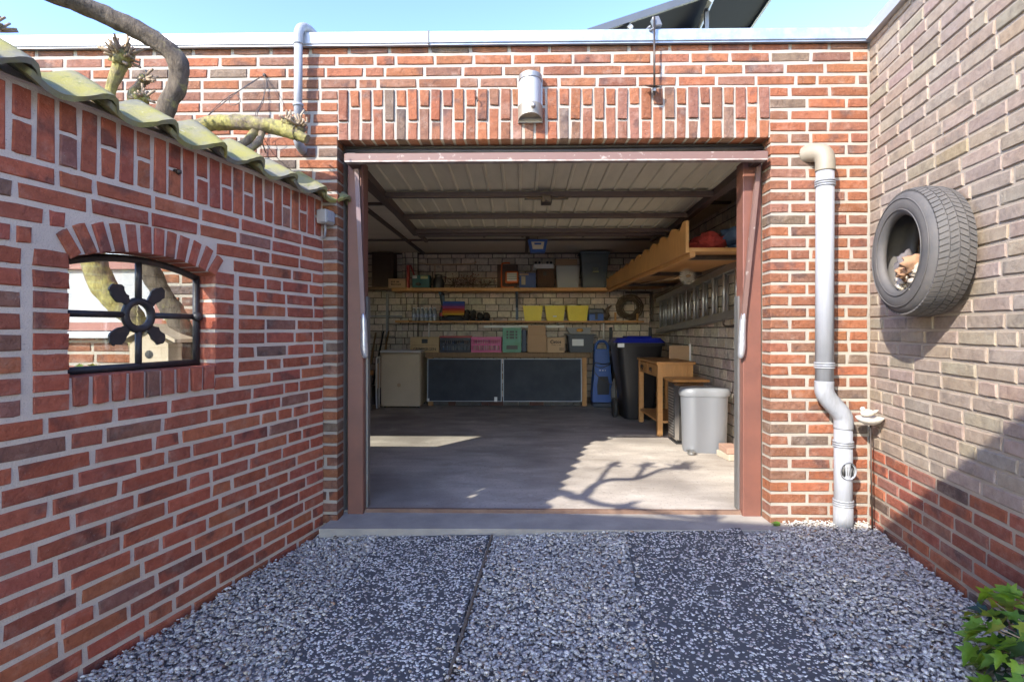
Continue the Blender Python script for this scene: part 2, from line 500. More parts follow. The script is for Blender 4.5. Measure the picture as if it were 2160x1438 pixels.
def pebbles(name, pts, size, flat, seed, mat, pal, ztop, tilt=0.5):
    g = np.random.default_rng(seed)
    bm = bmesh.new(); bmesh.ops.create_icosphere(bm, subdivisions=1, radius=1.0)
    V0 = np.array([v.co[:] for v in bm.verts]); F0 = np.array([[v.index for v in f.verts] for f in bm.faces]); bm.free()
    N = len(pts); nv = len(V0)
    P = V0[None] * (1 + g.uniform(-0.34, 0.26, (N, nv, 1)))
    s = size[0] + (size[1]-size[0])*g.random(N)**1.6
    S = np.stack([s, s*g.uniform(0.55,0.95,N), s*g.uniform(flat[0],flat[1],N)], 1)
    P = P * S[:, None, :]
    a = g.uniform(0, 2*np.pi, N); tx = g.normal(0, tilt, N); ty = g.normal(0, tilt, N)
    def rot(P, ang, i, j):
        c, s_ = np.cos(ang)[:,None], np.sin(ang)[:,None]
        A, B = P[:,:,i].copy(), P[:,:,j].copy()
        P[:,:,i] = A*c - B*s_; P[:,:,j] = A*s_ + B*c
    rot(P, tx, 1, 2); rot(P, ty, 0, 2); rot(P, a, 0, 1)
    P = P + np.stack([pts[:,0], pts[:,1], ztop], 1)[:, None, :]
    V = P.reshape(-1, 3); F = (F0[None] + (np.arange(N)*nv)[:,None,None]).reshape(-1, 3)
    me = bpy.data.meshes.new(name)
    me.vertices.add(len(V)); me.vertices.foreach_set('co', V.astype(np.float32).ravel())
    me.loops.add(F.size); me.loops.foreach_set('vertex_index', F.astype(np.int32).ravel())
    me.polygons.add(len(F)); me.polygons.foreach_set('loop_start', np.arange(0, F.size, 3, dtype=np.int32))
    me.polygons.foreach_set('loop_total', np.full(len(F), 3, dtype=np.int32))
    w = np.array([p[0] for p in pal], float); w /= w.sum()
    ci = g.choice(len(pal), N, p=w); C = np.array([p[1] for p in pal])[ci] * g.uniform(0.8, 1.2, (N,1))
    C = np.concatenate([C, np.ones((N,1))], 1)
    at = me.attributes.new('Col', 'FLOAT_COLOR', 'POINT')
    at.data.foreach_set('color', np.repeat(C, nv, 0).astype(np.float32).ravel())
    me.update(calc_edges=True); me.validate()
    return link(name, me, mat)
def attr_mat(name, rough=0.8, var=0.3, scale=90, bmp=0.25):
    m, n, b = nt(name); b.inputs['Roughness'].default_value = rough; b.inputs['Specular IOR Level'].default_value = 0.3
    at = n.nodes.new('ShaderNodeAttribute'); at.attribute_name = 'Col'
    v = coords(n, 'Object')
    c = mixc(n, ramp(n, noise(n, v, scale, 4), 0.35, 0.7), at.outputs['Color'], mixc(n, 1.0, at.outputs['Color'], (1-var,)*3, 'MULTIPLY'))
    n.links.new(c, b.inputs['Base Color']); bump(n, b, noise(n, v, scale*4, 3), bmp, 0.002)
    return m
M['stone'] = attr_mat('gravel_stone')
gg = np.random.default_rng(3)
def yard_points(N, y0, y1):
    y = gg.uniform(y0, y1, N); x = gg.uniform(-2.0, 1.9, N)
    xl = -1.081 + y*math.tan(LA) + 0.012; xr = 1.868 + y*math.tan(RA)*1.0 - 0.012
    ok = (x > xl) & (x < xr)
    near = gg.random(N) < 0.05
    for S_ in SLABS: ok &= ~in_poly(x, y, S_, -0.006) | (near & ~in_poly(x, y, S_, -0.05))
    ok &= ~((x > -1.0) & (x < 1.40) & (y > -0.112))
    return np.stack([x[ok], y[ok]], 1)
pg = np.concatenate([yard_points(84000, -1.75, 0.0), yard_points(15000, -3.9, -1.75)])
zt = -0.010 + 0.022*pg[:,0] + gg.uniform(-0.016, 0.004, len(pg)) + 0.010*np.sin(pg[:,0]*5.1+pg[:,1]*3.3)*np.cos(pg[:,1]*4.7)
on = np.zeros(len(pg), bool)
for S_ in SLABS: on |= in_poly(pg[:,0], pg[:,1], S_, -0.006)
zt[on] = -0.001 + 0.022*pg[on,0]
pal_g = [(5,(0.63,0.58,0.51)),(4,(0.71,0.66,0.58)),(3,(0.53,0.49,0.44)),(2.4,(0.78,0.73,0.64)),(1.1,(0.63,0.53,0.40)),(0.35,(0.42,0.27,0.18)),(0.35,(0.23,0.22,0.20))]
gravel = pebbles('gravel', pg, (0.0040, 0.0122), (0.28, 0.50), 5, M['stone'], pal_g, zt, 0.24)
gravel['kind'] = 'stuff'; gravel['label'] = 'pale blue grey broken stone gravel over the yard'

# two runs of washed-pebble concrete
M['slab'] = simple('slab_concrete', (0.09,0.09,0.09), 0.9, col2=(0.13,0.127,0.115), scale=7, bmp=0.5, bscale=150)
pal_w = [(6,(0.76,0.74,0.68)),(2,(0.58,0.50,0.46)),(1.5,(0.32,0.32,0.31)),(0.6,(0.5,0.42,0.3))]
for i, S_ in enumerate(SLABS):
    t = thing('paving_slab', ['dark washed concrete strip with white pebbles, left of the gravel middle', 'dark washed concrete strip with white pebbles, in front of the bins side'][i], 'paving', (S_[3][0], S_[3][1], 0), 'driveway strips')
    mb = MB(); top = [(x, y, gz(x)+0.004) for x, y in S_]
    mb.prism([(x, y, z-0.05) for x, y, z in top], (0,0,0.05))
    part('slab', mb, M['slab'], t)
    n = 12500
    x = gg.uniform(min(p[0] for p in S_), max(p[0] for p in S_), n); y = gg.uniform(-2.3, -0.08, n)
    ok = in_poly(x, y, S_, -0.006) & ((np.sin(x*23+y*9)+np.sin(y*31-x*13)+gg.normal(0,1.2,n)) > -2.3)
    pp = np.stack([x[ok], y[ok]], 1)
    o = pebbles('aggregate', pp, (0.0042, 0.0088), (0.22, 0.4), 11+i, M['stone'], pal_w, 0.0035-0.010+0.022*pp[:,0]+gg.uniform(-0.0006,0.0010,len(pp)), 0.15)
    o.parent = t; o.location = -wloc(t); o['kind'] = 'stuff'
# wooden batten that edges the left strip
M['batten_grey'] = wood('weathered_batten', (0.20,0.16,0.11), (0.12,0.095,0.07), (3,30,3), 0.8)
mb = MB(); mb.prism([(-0.158,-0.13,gz(0)+0.006),(-0.148,-0.13,gz(0)+0.006),(-0.283,-2.3,gz(0)+0.006),(-0.293,-2.3,gz(0)+0.006)], (0,0,-0.04))
single('edging_batten', mb, M['batten_grey'], 'thin weathered wooden edging along the left concrete strip', 'edging')

# ------------------------------------------------------------------ garage shell
pal_f = [(4.2,(0.285,0.112,0.056)),(3,(0.252,0.106,0.062)),(2.2,(0.232,0.115,0.075)),(0.8,(0.185,0.125,0.090)),(0.12,(0.15,0.118,0.10)),(1.0,(0.315,0.118,0.058))]
M['concrete_floor'] = None
def floor_mat():
    m, n, b = nt('garage_floor_concrete'); b.inputs['Roughness'].default_value = 0.8
    v = coords(n, 'Object'); vs = coords(n, 'Object', (1.0, 2.6, 1))
    c = mixc(n, ramp(n, noise(n, vs, 1.6, 6, 0.62), 0.32, 0.68), (0.56,0.50,0.43), (0.31,0.27,0.23))
    c = mixc(n, ramp(n, noise(n, v, 3.2, 8, 0.75), 0.55, 0.72), c, (0.64,0.585,0.51))
    c = mixc(n, ramp(n, noise(n, v, 1.1, 3, 0.5), 0.48, 0.66), c, (0.25,0.218,0.187))
    c = mixc(n, ramp(n, noise(n, v, 60, 4, 0.7), 0.58, 0.72), c, (0.17,0.15,0.13))
    c = mixc(n, ramp(n, noise(n, coords(n,'Object',(14,3,1)), 4, 4, 0.7), 0.68, 0.74), c, (0.62,0.6,0.56))
    n.links.new(c, b.inputs['Base Color']); bump(n, b, noise(n, v, 45, 5, 0.7), 0.25, 0.004)
    return m
M['concrete_floor'] = floor_mat()
M['concrete_sill'] = simple('sill_concrete', (0.40,0.365,0.31), 0.9, col2=(0.26,0.24,0.21), scale=5, amount=0.8, bmp=0.5, bscale=90)
structure('garage_floor', MB().box((-3.6,0.13,-0.12),(1.84,4.9,0.03)), M['concrete_floor'])
mb = MB()
mb.prism([(-1.06,-0.125,-0.06),(-0.2,-0.108,-0.06),(0.5,-0.115,-0.06),(1.43,-0.10,-0.06),(1.40,0.128,-0.06),(-1.03,0.128,-0.06)], (0,0,0.078))
structure('door_threshold', mb, M['concrete_sill'])

garage = thing('garage', 'flat roofed red brick garage with its doorway standing open', 'garage', (0.17,0,0))
TOPZ = 2.60
WIN = (-3.3, 1.05, -1.98, 1.97)
mb = MB()
fb = lambda a, b, c, d: FF.mbox(mb, a, b, c, d, -0.2, -0.005)
fb(-4.6, WIN[0]-0.005, -0.1, TOPZ); fb(WIN[0]-0.005, WIN[2]+0.005, -0.1, WIN[1]-0.005); fb(WIN[0]-0.005, WIN[2]+0.005, WIN[3]+0.005, TOPZ)
fb(WIN[2]+0.005, -1.010, -0.1, TOPZ); fb(1.347, 1.90, -0.1, TOPZ); fb(-1.010, 1.347, 2.097, TOPZ)
facade = part('front_wall', mb, M['mortar'], garage)
def vis_f(px, py, P):
    if px < 690 and py > 120 + px*0.47:
        return 140 < px < 430 and 540 < py < 790
    return True
W1 = Wall(FF, M['brick'], M['brick_far'], pal_f, 21, 300, vis_f)
opening = (-1.005, -1, 1.342, 2.376)
W1.rows(0.0012, TOPZ, -4.6, 1.862, holes=[opening, WIN], deep=(-1.005, 1.342, WIN[0], WIN[2]), half=0.07)
cw = 2.347/37
for i in range(37):
    t = -1.005 + cw*(i+0.5)
    w = 0.0505
    j = W1.g.uniform(-0.002, 0.002)
    if i % 2 == 0:
        W1.brick(t, 2.283+j, w, 0.166, W1.g.uniform(-0.02,0.02), 0.007, 0.06)
        W1.brick(t, 2.141, w, 0.094, W1.g.uniform(-0.02,0.02), 0, 0.098)
    else:
        W1.brick(t, 2.322+j, w, 0.088, W1.g.uniform(-0.02,0.02), 0.004, 0.06)
        W1.brick(t, 2.178, w, 0.168, W1.g.uniform(-0.02,0.02), 0, 0.098)
W1.build(facade)
# lintel board, roof, fascia
M['brown_paint'] = simple('red_brown_paint', (0.24,0.09,0.066), 0.5, col2=(0.22,0.085,0.07), scale=4, amount=0.5, bmp=0.1)
M['dark_brown'] = simple('dark_brown_steel', (0.085,0.055,0.045), 0.5, col2=(0.15,0.10,0.08), scale=14, amount=0.6, lo=0.55, hi=0.75)
part('lintel_board', MB().box((-1.0,0.100,2.035),(1.34,0.19,2.0965)), M['dark_brown'], garage)
M['white_trim'] = simple('white_aluminium', (0.44,0.45,0.47), 0.4, 0.2, col2=(0.40,0.41,0.43), scale=3, stretch=(1,1,30))
M['zinc'] = simple('galvanised_zinc', (0.36,0.40,0.46), 0.45, 0.4, col2=(0.25,0.31,0.39), scale=14, amount=0.9, stretch=(1.2,1,1.2), lo=0.4, hi=0.62)
for (a, b, mt, lb) in ((-4.6,-0.502,'white_trim','white roof edge trim on the left'),(-0.498,1.875,'zinc','mottled zinc roof edge trim on the right')):
    mb = MB(); mb.box((a,-0.035,2.603),(b,0.06,2.668), bev=0.004); mb.box((a,-0.028,2.596),(b,-0.01,2.602))
    part('roof_trim', mb, M[mt], garage, lb)
part('trim_joint', MB().box((-0.506,-0.0365,2.601),(-0.497,0.02,2.669)), simple('trim_gap',(0.12,0.12,0.13),0.6), garage)
M['roofing'] = simple('bitumen_roof', (0.05,0.05,0.055), 0.9, scale=4, bmp=0.4)
part('roof', MB().box((-4.6,0.062,2.56),(1.95,5.0,2.64)), M['roofing'], garage)
# interior walls
pal_b = [(4,(0.70,0.61,0.50)),(3,(0.66,0.57,0.47)),(2,(0.74,0.65,0.54)),(1,(0.60,0.52,0.43))]
BF = Frame((0,4.85,0), (1,0,0), (0,-1,0)); SF = Frame((1.84,0,0), (0,-1,0), (-1,0,0)); NF = Frame((-3.6,0,0), (0,1,0), (1,0,0))
CEIL = 2.165
mb = MB(); BF.mbox(mb, -3.7, 1.86, -0.1, 2.3, -0.1, -0.006)
back = part('back_wall', mb, M['mortar_dark'], garage)
WB = Wall(BF, M['block'], M['block_far'], pal_b, 5, 190, lambda px, py, P: 770 < px < 1385 and 525 < py < 760)
WB.rows(0.09, CEIL, -3.6, 1.84, pitch=0.0955, joint=0.010, L=0.186, half=0.03)
WB.rows(0.031, 0.085, -3.6, 1.84, L=0.2, pal=[(1,(0.10,0.06,0.05)),(1,(0.2,0.08,0.06))])
PF = Frame((-1.715,4.77,0), (1,0,0), (0,-1,0))
mb = MB(); PF.mbox(mb, 0.0, 0.225, 0.0, CEIL, -0.08, -0.006)
pil = part('pilaster', mb, M['mortar_dark'], garage)
WB.build(back, 'block', 'block_field')
WP = Wall(PF, M['block'], M['block_far'], pal_b, 6, 18)
WP.rows(0.09, CEIL, 0.003, 0.222, pitch=0.0955, joint=0.010, L=0.105, half=0.0); WP.build(pil, 'block', 'block_field')
mb = MB(); SF.mbox(mb, -4.9, -0.2, -0.1, 2.6, -0.026, -0.006)
side = part('side_wall', mb, M['mortar_dark'], garage)
WS = Wall(SF, M['block'], M['block_far'], pal_b, 8, 90, lambda px, py, P: 1370 < px < 1565 and 400 < py < 960)
WS.rows(0.035, 2.4, -4.84, -0.2, pitch=0.0955, joint=0.010, L=0.196, half=0.03); WS.build(side, 'block', 'block_field')
mb = MB(); NF.mbox(mb, 0.2, 4.9, -0.1, 2.6, -0.1, 0.0)
part('side_wall', mb, simple('plain_block_wall', (0.68,0.60,0.50), 0.9, scale=3), garage, 'plain block wall on the far left')
# ceiling boards and battens
M['ceiling'] = simple('ceiling_board', (0.66,0.58,0.47), 0.9, col2=(0.54,0.47,0.38), scale=2.2, amount=0.7, bmp=0.2, bscale=25, stretch=(1,3,1))
part('ceiling', MB().box((-3.6,0.2,CEIL),(1.84,4.9,CEIL+0.03)), M['ceiling'], garage)
for (x0,x1,y0,y1) in ((-1.43,-1.385,0.25,4.79),(0.05,0.095,0.25,4.79),(-3.58,1.80,1.72,1.765),(-3.58,1.80,3.62,3.66),(-3.58,1.80,4.80,4.83)):
    part('ceiling_batten', MB().box((x0,y0,CEIL-0.022),(x1,y1,CEIL-(0.003 if x1-x0>1 else 0.001))), M['dark_brown'], garage)
mb = MB(); mb.lathe((-1.75,2.35,CEIL-0.028), [(0.0,0),(0.05,0.0),(0.065,0.014),(0.065,0.027)], 20)
single('ceiling_vent_cap', mb, simple('white_cap',(0.7,0.68,0.62),0.5), 'small round white cap on the ceiling left of the door leaf', 'ceiling cap')
# window in the front wall beyond the garden wall (seen through the arched window)
M['frosted'] = simple('white_panel', (0.36,0.355,0.35), 0.6, col2=(0.32,0.315,0.32), scale=120, amount=0.5)
def glass_mat():
    m, n, b = nt('window_glass'); n.nodes.remove(b)
    tr = n.nodes.new('ShaderNodeBsdfTransparent'); tr.inputs[0].default_value = (0.93,0.95,0.94,1)
    gl = n.nodes.new('ShaderNodeBsdfGlossy'); gl.inputs['Roughness'].default_value = 0.02
    mx = n.nodes.new('ShaderNodeMixShader')
    mx.inputs[0].default_value = 0.10
    n.links.new(tr.outputs[0], mx.inputs[1]); n.links.new(gl.outputs[0], mx.inputs[2])
    n.links.new(mx.outputs[0], [x for x in n.nodes if x.type == 'OUTPUT_MATERIAL'][0].inputs[0])
    return m
M['glass'] = glass_mat()
mb = MB()
mb.box((-3.295,0.06,1.055),(-3.22,0.14,1.965)); mb.box((-2.06,0.06,1.055),(-1.985,0.14,1.965))
mb.box((-3.218,0.06,1.90),(-2.062,0.14,1.965)); mb.box((-3.218,0.06,1.055),(-2.062,0.14,1.10)); mb.box((-3.218,0.06,1.40),(-2.062,0.14,1.445))
gw = part('window', mb, M['brown_paint'], garage, 'brown framed garage window with a white lower panel')
part('pane', MB().box((-3.217,0.097,1.446),(-2.063,0.101,1.899)), M['glass'], gw)
part('panel', MB().box((-3.217,0.085,1.101),(-2.063,0.105,1.399)), M['frosted'], gw)
part('sill', MB().box((-3.34,-0.05,1.012),(-1.95,0.058,1.050), bev=0.004), M['white_trim'], gw)

# ------------------------------------------------------------------ garden wall with arched window and tile coping (left)
pal_l = [(5,(0.42,0.120,0.070)),(3,(0.385,0.115,0.075)),(2,(0.45,0.145,0.076)),(0.5,(0.31,0.148,0.108)),(0.15,(0.22,0.125,0.10))]
TW0, TW1, SILL, SPRING, RISE = -1.313, -0.746, 0.912, 1.282, 0.048
tc = (TW0+TW1)/2; ch = (TW1-TW0)/2
AR = (ch*ch+RISE*RISE)/(2*RISE); zc = SPRING+RISE-AR
def arch_z(t, off=0.0): return zc + math.sqrt((AR+off)**2-(t-tc)**2)
LEND = -3.7
mb = MB(); lb = lambda a,b,c,d: LF.mbox(mb, a, b, c, d, -0.115, -0.005)
lb(LEND, TW0-0.005, -0.15, 1.775); lb(TW1+0.005, 0.0, -0.15, 1.775); lb(TW0-0.005, TW1+0.005, -0.15, SILL-0.004)
N = 16
for k in range(N):
    a, b = TW0-0.005+(TW1-TW0+0.01)*k/N, TW0-0.005+(TW1-TW0+0.01)*(k+1)/N
    za, zb = arch_z(max(min(a,TW1),TW0))+0.004, arch_z(max(min(b,TW1),TW0))+0.004
    P = [LF.p(a,za,-0.005),LF.p(b,zb,-0.005),LF.p(b,1.775,-0.005),LF.p(a,1.775,-0.005),LF.p(a,za,-0.115),LF.p(b,zb,-0.115),LF.p(b,1.775,-0.115),LF.p(a,1.775,-0.115)]
    mb.add(P, [(0,1,2,3),(7,6,5,4),(0,4,5,1),(3,2,6,7)])
gwall = part('garden_wall', mb, M['mortar_grey'])
tag(gwall, 'red brick garden wall with arched iron window and mossy tile coping', 'wall')
W2 = Wall(LF, M['brick'], M['brick_far'], pal_l, 33, 300)
hole = [(tc-0.40, SILL-0.099, tc+0.40, 1.30), (tc-0.372, 1.305, tc+0.372, 1.36), (tc-0.28, 1.37, tc+0.28, 1.425)]
W2.rows(-0.066, 1.552, LEND, -0.004, holes=hole, half=0.09)
i = 0; t = LEND+0.03
while t < -0.02:
    if i % 2 == 0: W2.brick(t, 1.662, 0.051, 0.196, W2.g.uniform(-0.015,0.015))
    else:
        W2.brick(t, 1.612, 0.051, 0.094, W2.g.uniform(-0.02,0.02)); W2.brick(t, 1.716, 0.051, 0.088, W2.g.uniform(-0.02,0.02))
    t += 0.0636; i += 1
z = -0.0034 + 0.0626*13
while z < SPRING - 0.03:                                   # straight-jointed jamb columns
    for a in (TW0-0.0515, TW1+0.0515):
        W2.brick(a, z+0.025, 0.101, 0.050, W2.g.uniform(-0.01,0.01), 0.001, 0.098)
    z += 0.0626
for k in range(9):                                         # rowlock sill
    W2.brick(TW0+0.0315+0.063*k, SILL-0.047, 0.050, 0.094, W2.g.uniform(-0.015,0.015), 0.006, 0.108)
NA = 12
for k in range(NA):                                        # fanned arch
    f = (k+0.5)/NA*2-1
    t = tc + ch*f*1.02; rot = math.radians(36)*f*abs(f)**0.25
    zz = arch_z(max(min(t,TW1),TW0))
    hgt = 0.098 if abs(f) < 0.9 else 0.085
    W2.brick(t + math.sin(rot)*hgt*0.5, zz + 0.002 + math.cos(rot)*hgt*0.5, 0.040, hgt, rot, 0.002, 0.098)
W2.build(gwall)
# pantile coping
def tile_mat():
    m, n, b = nt('mossy_clay_tile'); b.inputs['Roughness'].default_value = 0.8
    v = coords(n, 'Object', None, True)
    c = mixc(n, ramp(n, noise(n, v, 9, 5), 0.35, 0.7), (0.23,0.215,0.165), (0.15,0.15,0.125))
    c = mixc(n, ramp(n, noise(n, v, 5, 6, 0.7), 0.40, 0.60), c, (0.27,0.25,0.07))
    c = mixc(n, ramp(n, noise(n, v, 16, 6, 0.75), 0.58, 0.68), c, (0.13,0.14,0.05))
    c = mixc(n, ramp(n, noise(n, v, 40, 4), 0.66, 0.74), c, (0.40,0.385,0.31))
    n.links.new(c, b.inputs['Base Color']); bump(n, b, noise(n, v, 60, 5, 0.7), 0.5, 0.005)
    return m
M['tile'] = tile_mat()
TP = 0.2255; PITCH = R(32)
def tile_geo(seed):
    """pantile: trough then roll; local x along wall (towards garage), y up the slope, z normal"""
    g = random.Random(seed); prof = []
    for k in range(17):
        u = k/16*1.13
        if u < 0.80: zz = 0.035*(1-math.sin(math.pi*u/0.80))
        else: zz = 0.035 + 0.014*math.sin(math.pi*(u-0.80)/0.33*0.95) - 0.03*max(0,(u-1.0)/0.13)**2
        prof.append((u*TP, zz))
    V = []; F = []
    n = len(prof); LN = 0.185
    rows = 7
    for side in (0, 1):
        for r in range(rows):
            for (x, zz) in prof:
                y = LN*r/(rows-1)
                V.append((x + g.uniform(-0.0012,0.0012), y + (g.uniform(-0.003,0.003) if r == 0 else 0), zz - (0.018 if side else 0) + 0.004*math.sin(y*9+seed)))
    o = rows*n
    for r in range(rows-1):
        for k in range(n-1):
            a = r*n+k
            F.append((a, a+1, a+n+1, a+n)); F.append((o+a, o+a+n, o+a+n+1, o+a+1))
    for k in range(n-1): F.append((k, o+k, o+k+1, k+1)); F.append(((rows-1)*n+k, (rows-1)*n+k+1, o+(rows-1)*n+k+1, o+(rows-1)*n+k))
    for r in range(rows-1): F.append((r*n, r*n+n, o+r*n+n, o+r*n)); F.append((r*n+n-1, o+r*n+n-1, o+r*n+2*n-1, r*n+2*n-1))
    me = bpy.data.meshes.new('roof_tile'); me.from_pydata(V, [], F)
    bm = bmesh.new(); bm.from_mesh(me); bmesh.ops.recalc_face_normals(bm, faces=bm.faces); bm.to_mesh(me); bm.free()
    me.polygons.foreach_set('use_smooth', [True]*len(me.polygons))
    me.set_sharp_from_angle(angle=R(45)) if hasattr(me, 'set_sharp_from_angle') else None
    me.materials.append(M['tile']); return me
tm = [tile_geo(s) for s in range(4)]
for face in (0, 1):
    for k in range(17):
        t0 = -0.155 + 0.04 - TP*k - (0.0 if face == 0 else -0.25)
        o = bpy.data.objects.new('roof_tile', tm[(k*3+face) % 4]); COL.objects.link(o); o.parent = gwall
        if face == 0:
            base = LF.p(t0, 1.757, 0.058)
            m = Matrix.Translation(base) @ Matrix.Rotation(LF.rz,4,'Z') @ Matrix.Rotation(PITCH+R(rnd.uniform(-2.5,2.5)),4,'X') @ Matrix.Rotation(R(rnd.uniform(-2,2)),4,'Z') @ Matrix.Rotation(R(-rnd.uniform(1.5,4.5)),4,'Y') @ Matrix.Translation((0,rnd.uniform(-0.006,0.008),rnd.uniform(-0.003,0.006)))
        else:
            base = LF.p(t0, 1.767, -0.255)
            m = Matrix.Translation(base) @ Matrix.Rotation(LF.rz+math.pi,4,'Z') @ Matrix.Rotation(PITCH,4,'X')
        o.matrix_local = m
mb = MB()
P = [LF.p(LEND,1.775,-0.10), LF.p(LEND,1.775,0.01), LF.p(LEND,1.85,-0.095)]
mb.prism(P, LF.e*(-LEND-0.02))
part('coping_bed', mb, M['mortar_grey'], gwall)
# cast-iron window set back in the wall
M['iron'] = simple('black_painted_iron', (0.03,0.027,0.03), 0.5, 0.1, col2=(0.075,0.05,0.04), scale=22, amount=0.7, lo=0.55, hi=0.7, bmp=0.25, bscale=70)
WO = -0.085
def ring_path(rr, n=20): return [LF.p(-1.015+rr*math.cos(2*math.pi*k/n), 1.113+rr*math.sin(2*math.pi*k/n), WO) for k in range(n)]
mb = MB()
a0, a1 = TW0+0.012, TW1-0.012
mb.tube([LF.p(a0,SILL+0.012,WO), LF.p(a1,SILL+0.012,WO)], 0.0135, 8)
mb.tube([LF.p(a0,SILL,WO), LF.p(a0,SPRING,WO)], 0.0135, 8); mb.tube([LF.p(a1,SILL,WO), LF.p(a1,SPRING,WO)], 0.0135, 8)
mb.tube([LF.p(a0+(a1-a0)*k/14, arch_z(a0+(a1-a0)*k/14)-0.014, WO) for k in range(15)], 0.0135, 8)
wf = part('window_frame', mb, M['iron'], gwall)
for (p0,p1) in (((a0,1.113),(-1.070,1.113)),((-0.960,1.113),(a1,1.113)),((-1.015,SILL),(-1.015,1.058)),((-1.015,1.168),(-1.015,arch_z(-1.015)-0.01))):
    part('glazing_bar', MB().tube([LF.p(*p0,WO), LF.p(*p1,WO)], 0.0115, 8), M['iron'], wf)
mb = MB(); rp = ring_path(0.052); mb.tube(rp+[rp[0]], 0.0145, 8, cap=False); part('centre_ring', mb, M['iron'], wf)
mb = MB(); mb.blob(LF.p(a1-0.004,1.113,WO+0.01), 0.02, 3, 2, 0.1); part('hinge_boss', mb, M['iron'], wf)
for k in range(4):
    ang = math.pi/4 + k*math.pi/2; g = random.Random(k)
    outl = []
    for q in range(25):
        u = q/24*2*math.pi
        rr = 0.100 + 0.046*math.cos(u); ww = 0.0225*math.sin(u)*(1.15+0.25*math.cos(u)) + g.uniform(-0.005,0.005)
        x = -1.015 + rr*math.cos(ang) - ww*math.sin(ang); z = 1.113 + rr*math.sin(ang) + ww*math.cos(ang)
        outl.append(LF.p(x, z, WO-0.004))
    part('leaf_ornament', MB().prism(outl[:-1], LF.n*0.008), M['iron'], wf)
for (x0,x1,z0,z1) in ((a0,-1.015,1.113,0),(-1.015,a1,1.113,0),(a0,-1.015,SILL,1.113),(-1.015,a1,SILL,1.113)):
    if z1 == 0:
        pts = [LF.p(x0,z0,WO-0.007), LF.p(x1,z0,WO-0.007)] + [LF.p(x1+(x0-x1)*k/6, arch_z(x1+(x0-x1)*k/6)-0.012, WO-0.007) for k in range(7)]
    else: pts = [LF.p(x0,z0,WO-0.007), LF.p(x1,z0,WO-0.007), LF.p(x1,z1,WO-0.007), LF.p(x0,z1,WO-0.007)]
    part('pane', MB().prism(pts, LF.n*0.002), M['glass'], wf)

# ------------------------------------------------------------------ neighbouring wall (right), painted beige above red courses
pal_beige = [(4,(0.335,0.268,0.208)),(3,(0.32,0.257,0.20)),(2,(0.35,0.282,0.22)),(1,(0.33,0.275,0.224)),(0.25,(0.35,0.265,0.18))]
pal_rr = [(4,(0.36,0.12,0.065)),(3,(0.30,0.10,0.065)),(1.5,(0.26,0.12,0.085)),(0.5,(0.13,0.085,0.07))]
mb = MB(); RF.mbox(mb, 0.0, 4.2, -0.15, 2.60, -0.2, -0.006)
rwall = part('side_house_wall', mb, M['mortar_beige'])
tag(rwall, 'tall beige painted brick wall with bare red bricks along its foot', 'wall')
W3 = Wall(RF, M['brick_beige'], M['brick_beige_far'], pal_beige, 44, 230)
W3.spread = 0.06
zn = W3.rows(0.4385, 2.60, 0.005, 4.2, half=0.09, joint=0.0115, L=0.2045)
W3r = Wall(RF, M['brick'], M['brick_far'], pal_rr, 45, 68)
W3r.rows(-0.062, 0.4385-0.0125, 0.005, 4.2, half=0.09)
W3.build(rwall); W3r.build(rwall, 'brick', 'brick_field')
mb = MB(); RF.mbox(mb, 0.0, 4.2, 2.601, 2.664, -0.23, 0.03)
part('roof_trim', mb, M['white_trim'], rwall)
mb = MB(); RF.mbox(mb, -4.9, 4.2, 2.52, 2.60, -4.5, -0.21)
part('roof', mb, M['roofing'], rwall)

# ================================================================== OBJECTS ON THE WALLS
def text_mesh(txt, size, mat, parent, loc, rot, name='lettering', extrude=0.0004, bold=0.0, sx=1.0):
    cu = bpy.data.curves.new('txt', 'FONT'); cu.body = txt; cu.size = size; cu.extrude = extrude; cu.offset = bold
    cu.align_x = 'CENTER'; cu.align_y = 'CENTER'; cu.resolution_u = 2
    tmp = bpy.data.objects.new('txt', cu); COL.objects.link(tmp)
    bpy.context.view_layer.update()
    me = bpy.data.meshes.new_from_object(tmp.evaluated_get(bpy.context.evaluated_depsgraph_get()))
    bpy.data.objects.remove(tmp); bpy.data.curves.remove(cu)
    me.transform(Matrix.Translation(loc) @ rot @ Matrix.Diagonal((sx,1,1,1)))
    me.materials.clear(); me.materials.append(mat)
    return link(name, me, None, parent)
FRONT = Matrix.Rotation(R(90),4,'X')
M['steel'] = simple('brushed_steel', (0.38,0.365,0.34), 0.5, 0.7, col2=(0.28,0.26,0.235), scale=8, stretch=(1,1,12))
M['pvc'] = simple('grey_pvc', (0.30,0.31,0.33), 0.45, col2=(0.17,0.165,0.155), scale=9, amount=0.8, stretch=(4,4,0.8), lo=0.45, hi=0.8)
M['pvc_pale'] = simple('sun_bleached_pvc', (0.30,0.31,0.332), 0.62, col2=(0.20,0.20,0.195), scale=7, amount=0.45, stretch=(5,5,0.5), lo=0.45, hi=0.8)
M['pvc_beige'] = simple('beige_pvc', (0.27,0.235,0.175), 0.55, col2=(0.21,0.18,0.135), scale=9, amount=0.6)
M['black'] = simple('black_plastic', (0.018,0.018,0.02), 0.45, col2=(0.04,0.04,0.042), scale=12)
M['rubber'] = simple('black_rubber', (0.03,0.029,0.028), 0.6, col2=(0.065,0.06,0.055), scale=20, bmp=0.2)
M['galv'] = simple('galvanised_bracket', (0.24,0.24,0.235), 0.5, 0.7, col2=(0.22,0.2,0.18), scale=25)
M['dark_metal'] = simple('dark_metal', (0.05,0.045,0.042), 0.45, 0.6, col2=(0.13,0.08,0.05), scale=30, amount=0.6)
M['white_plastic'] = simple('white_plastic', (0.72,0.71,0.68), 0.45, col2=(0.62,0.6,0.56), scale=8)
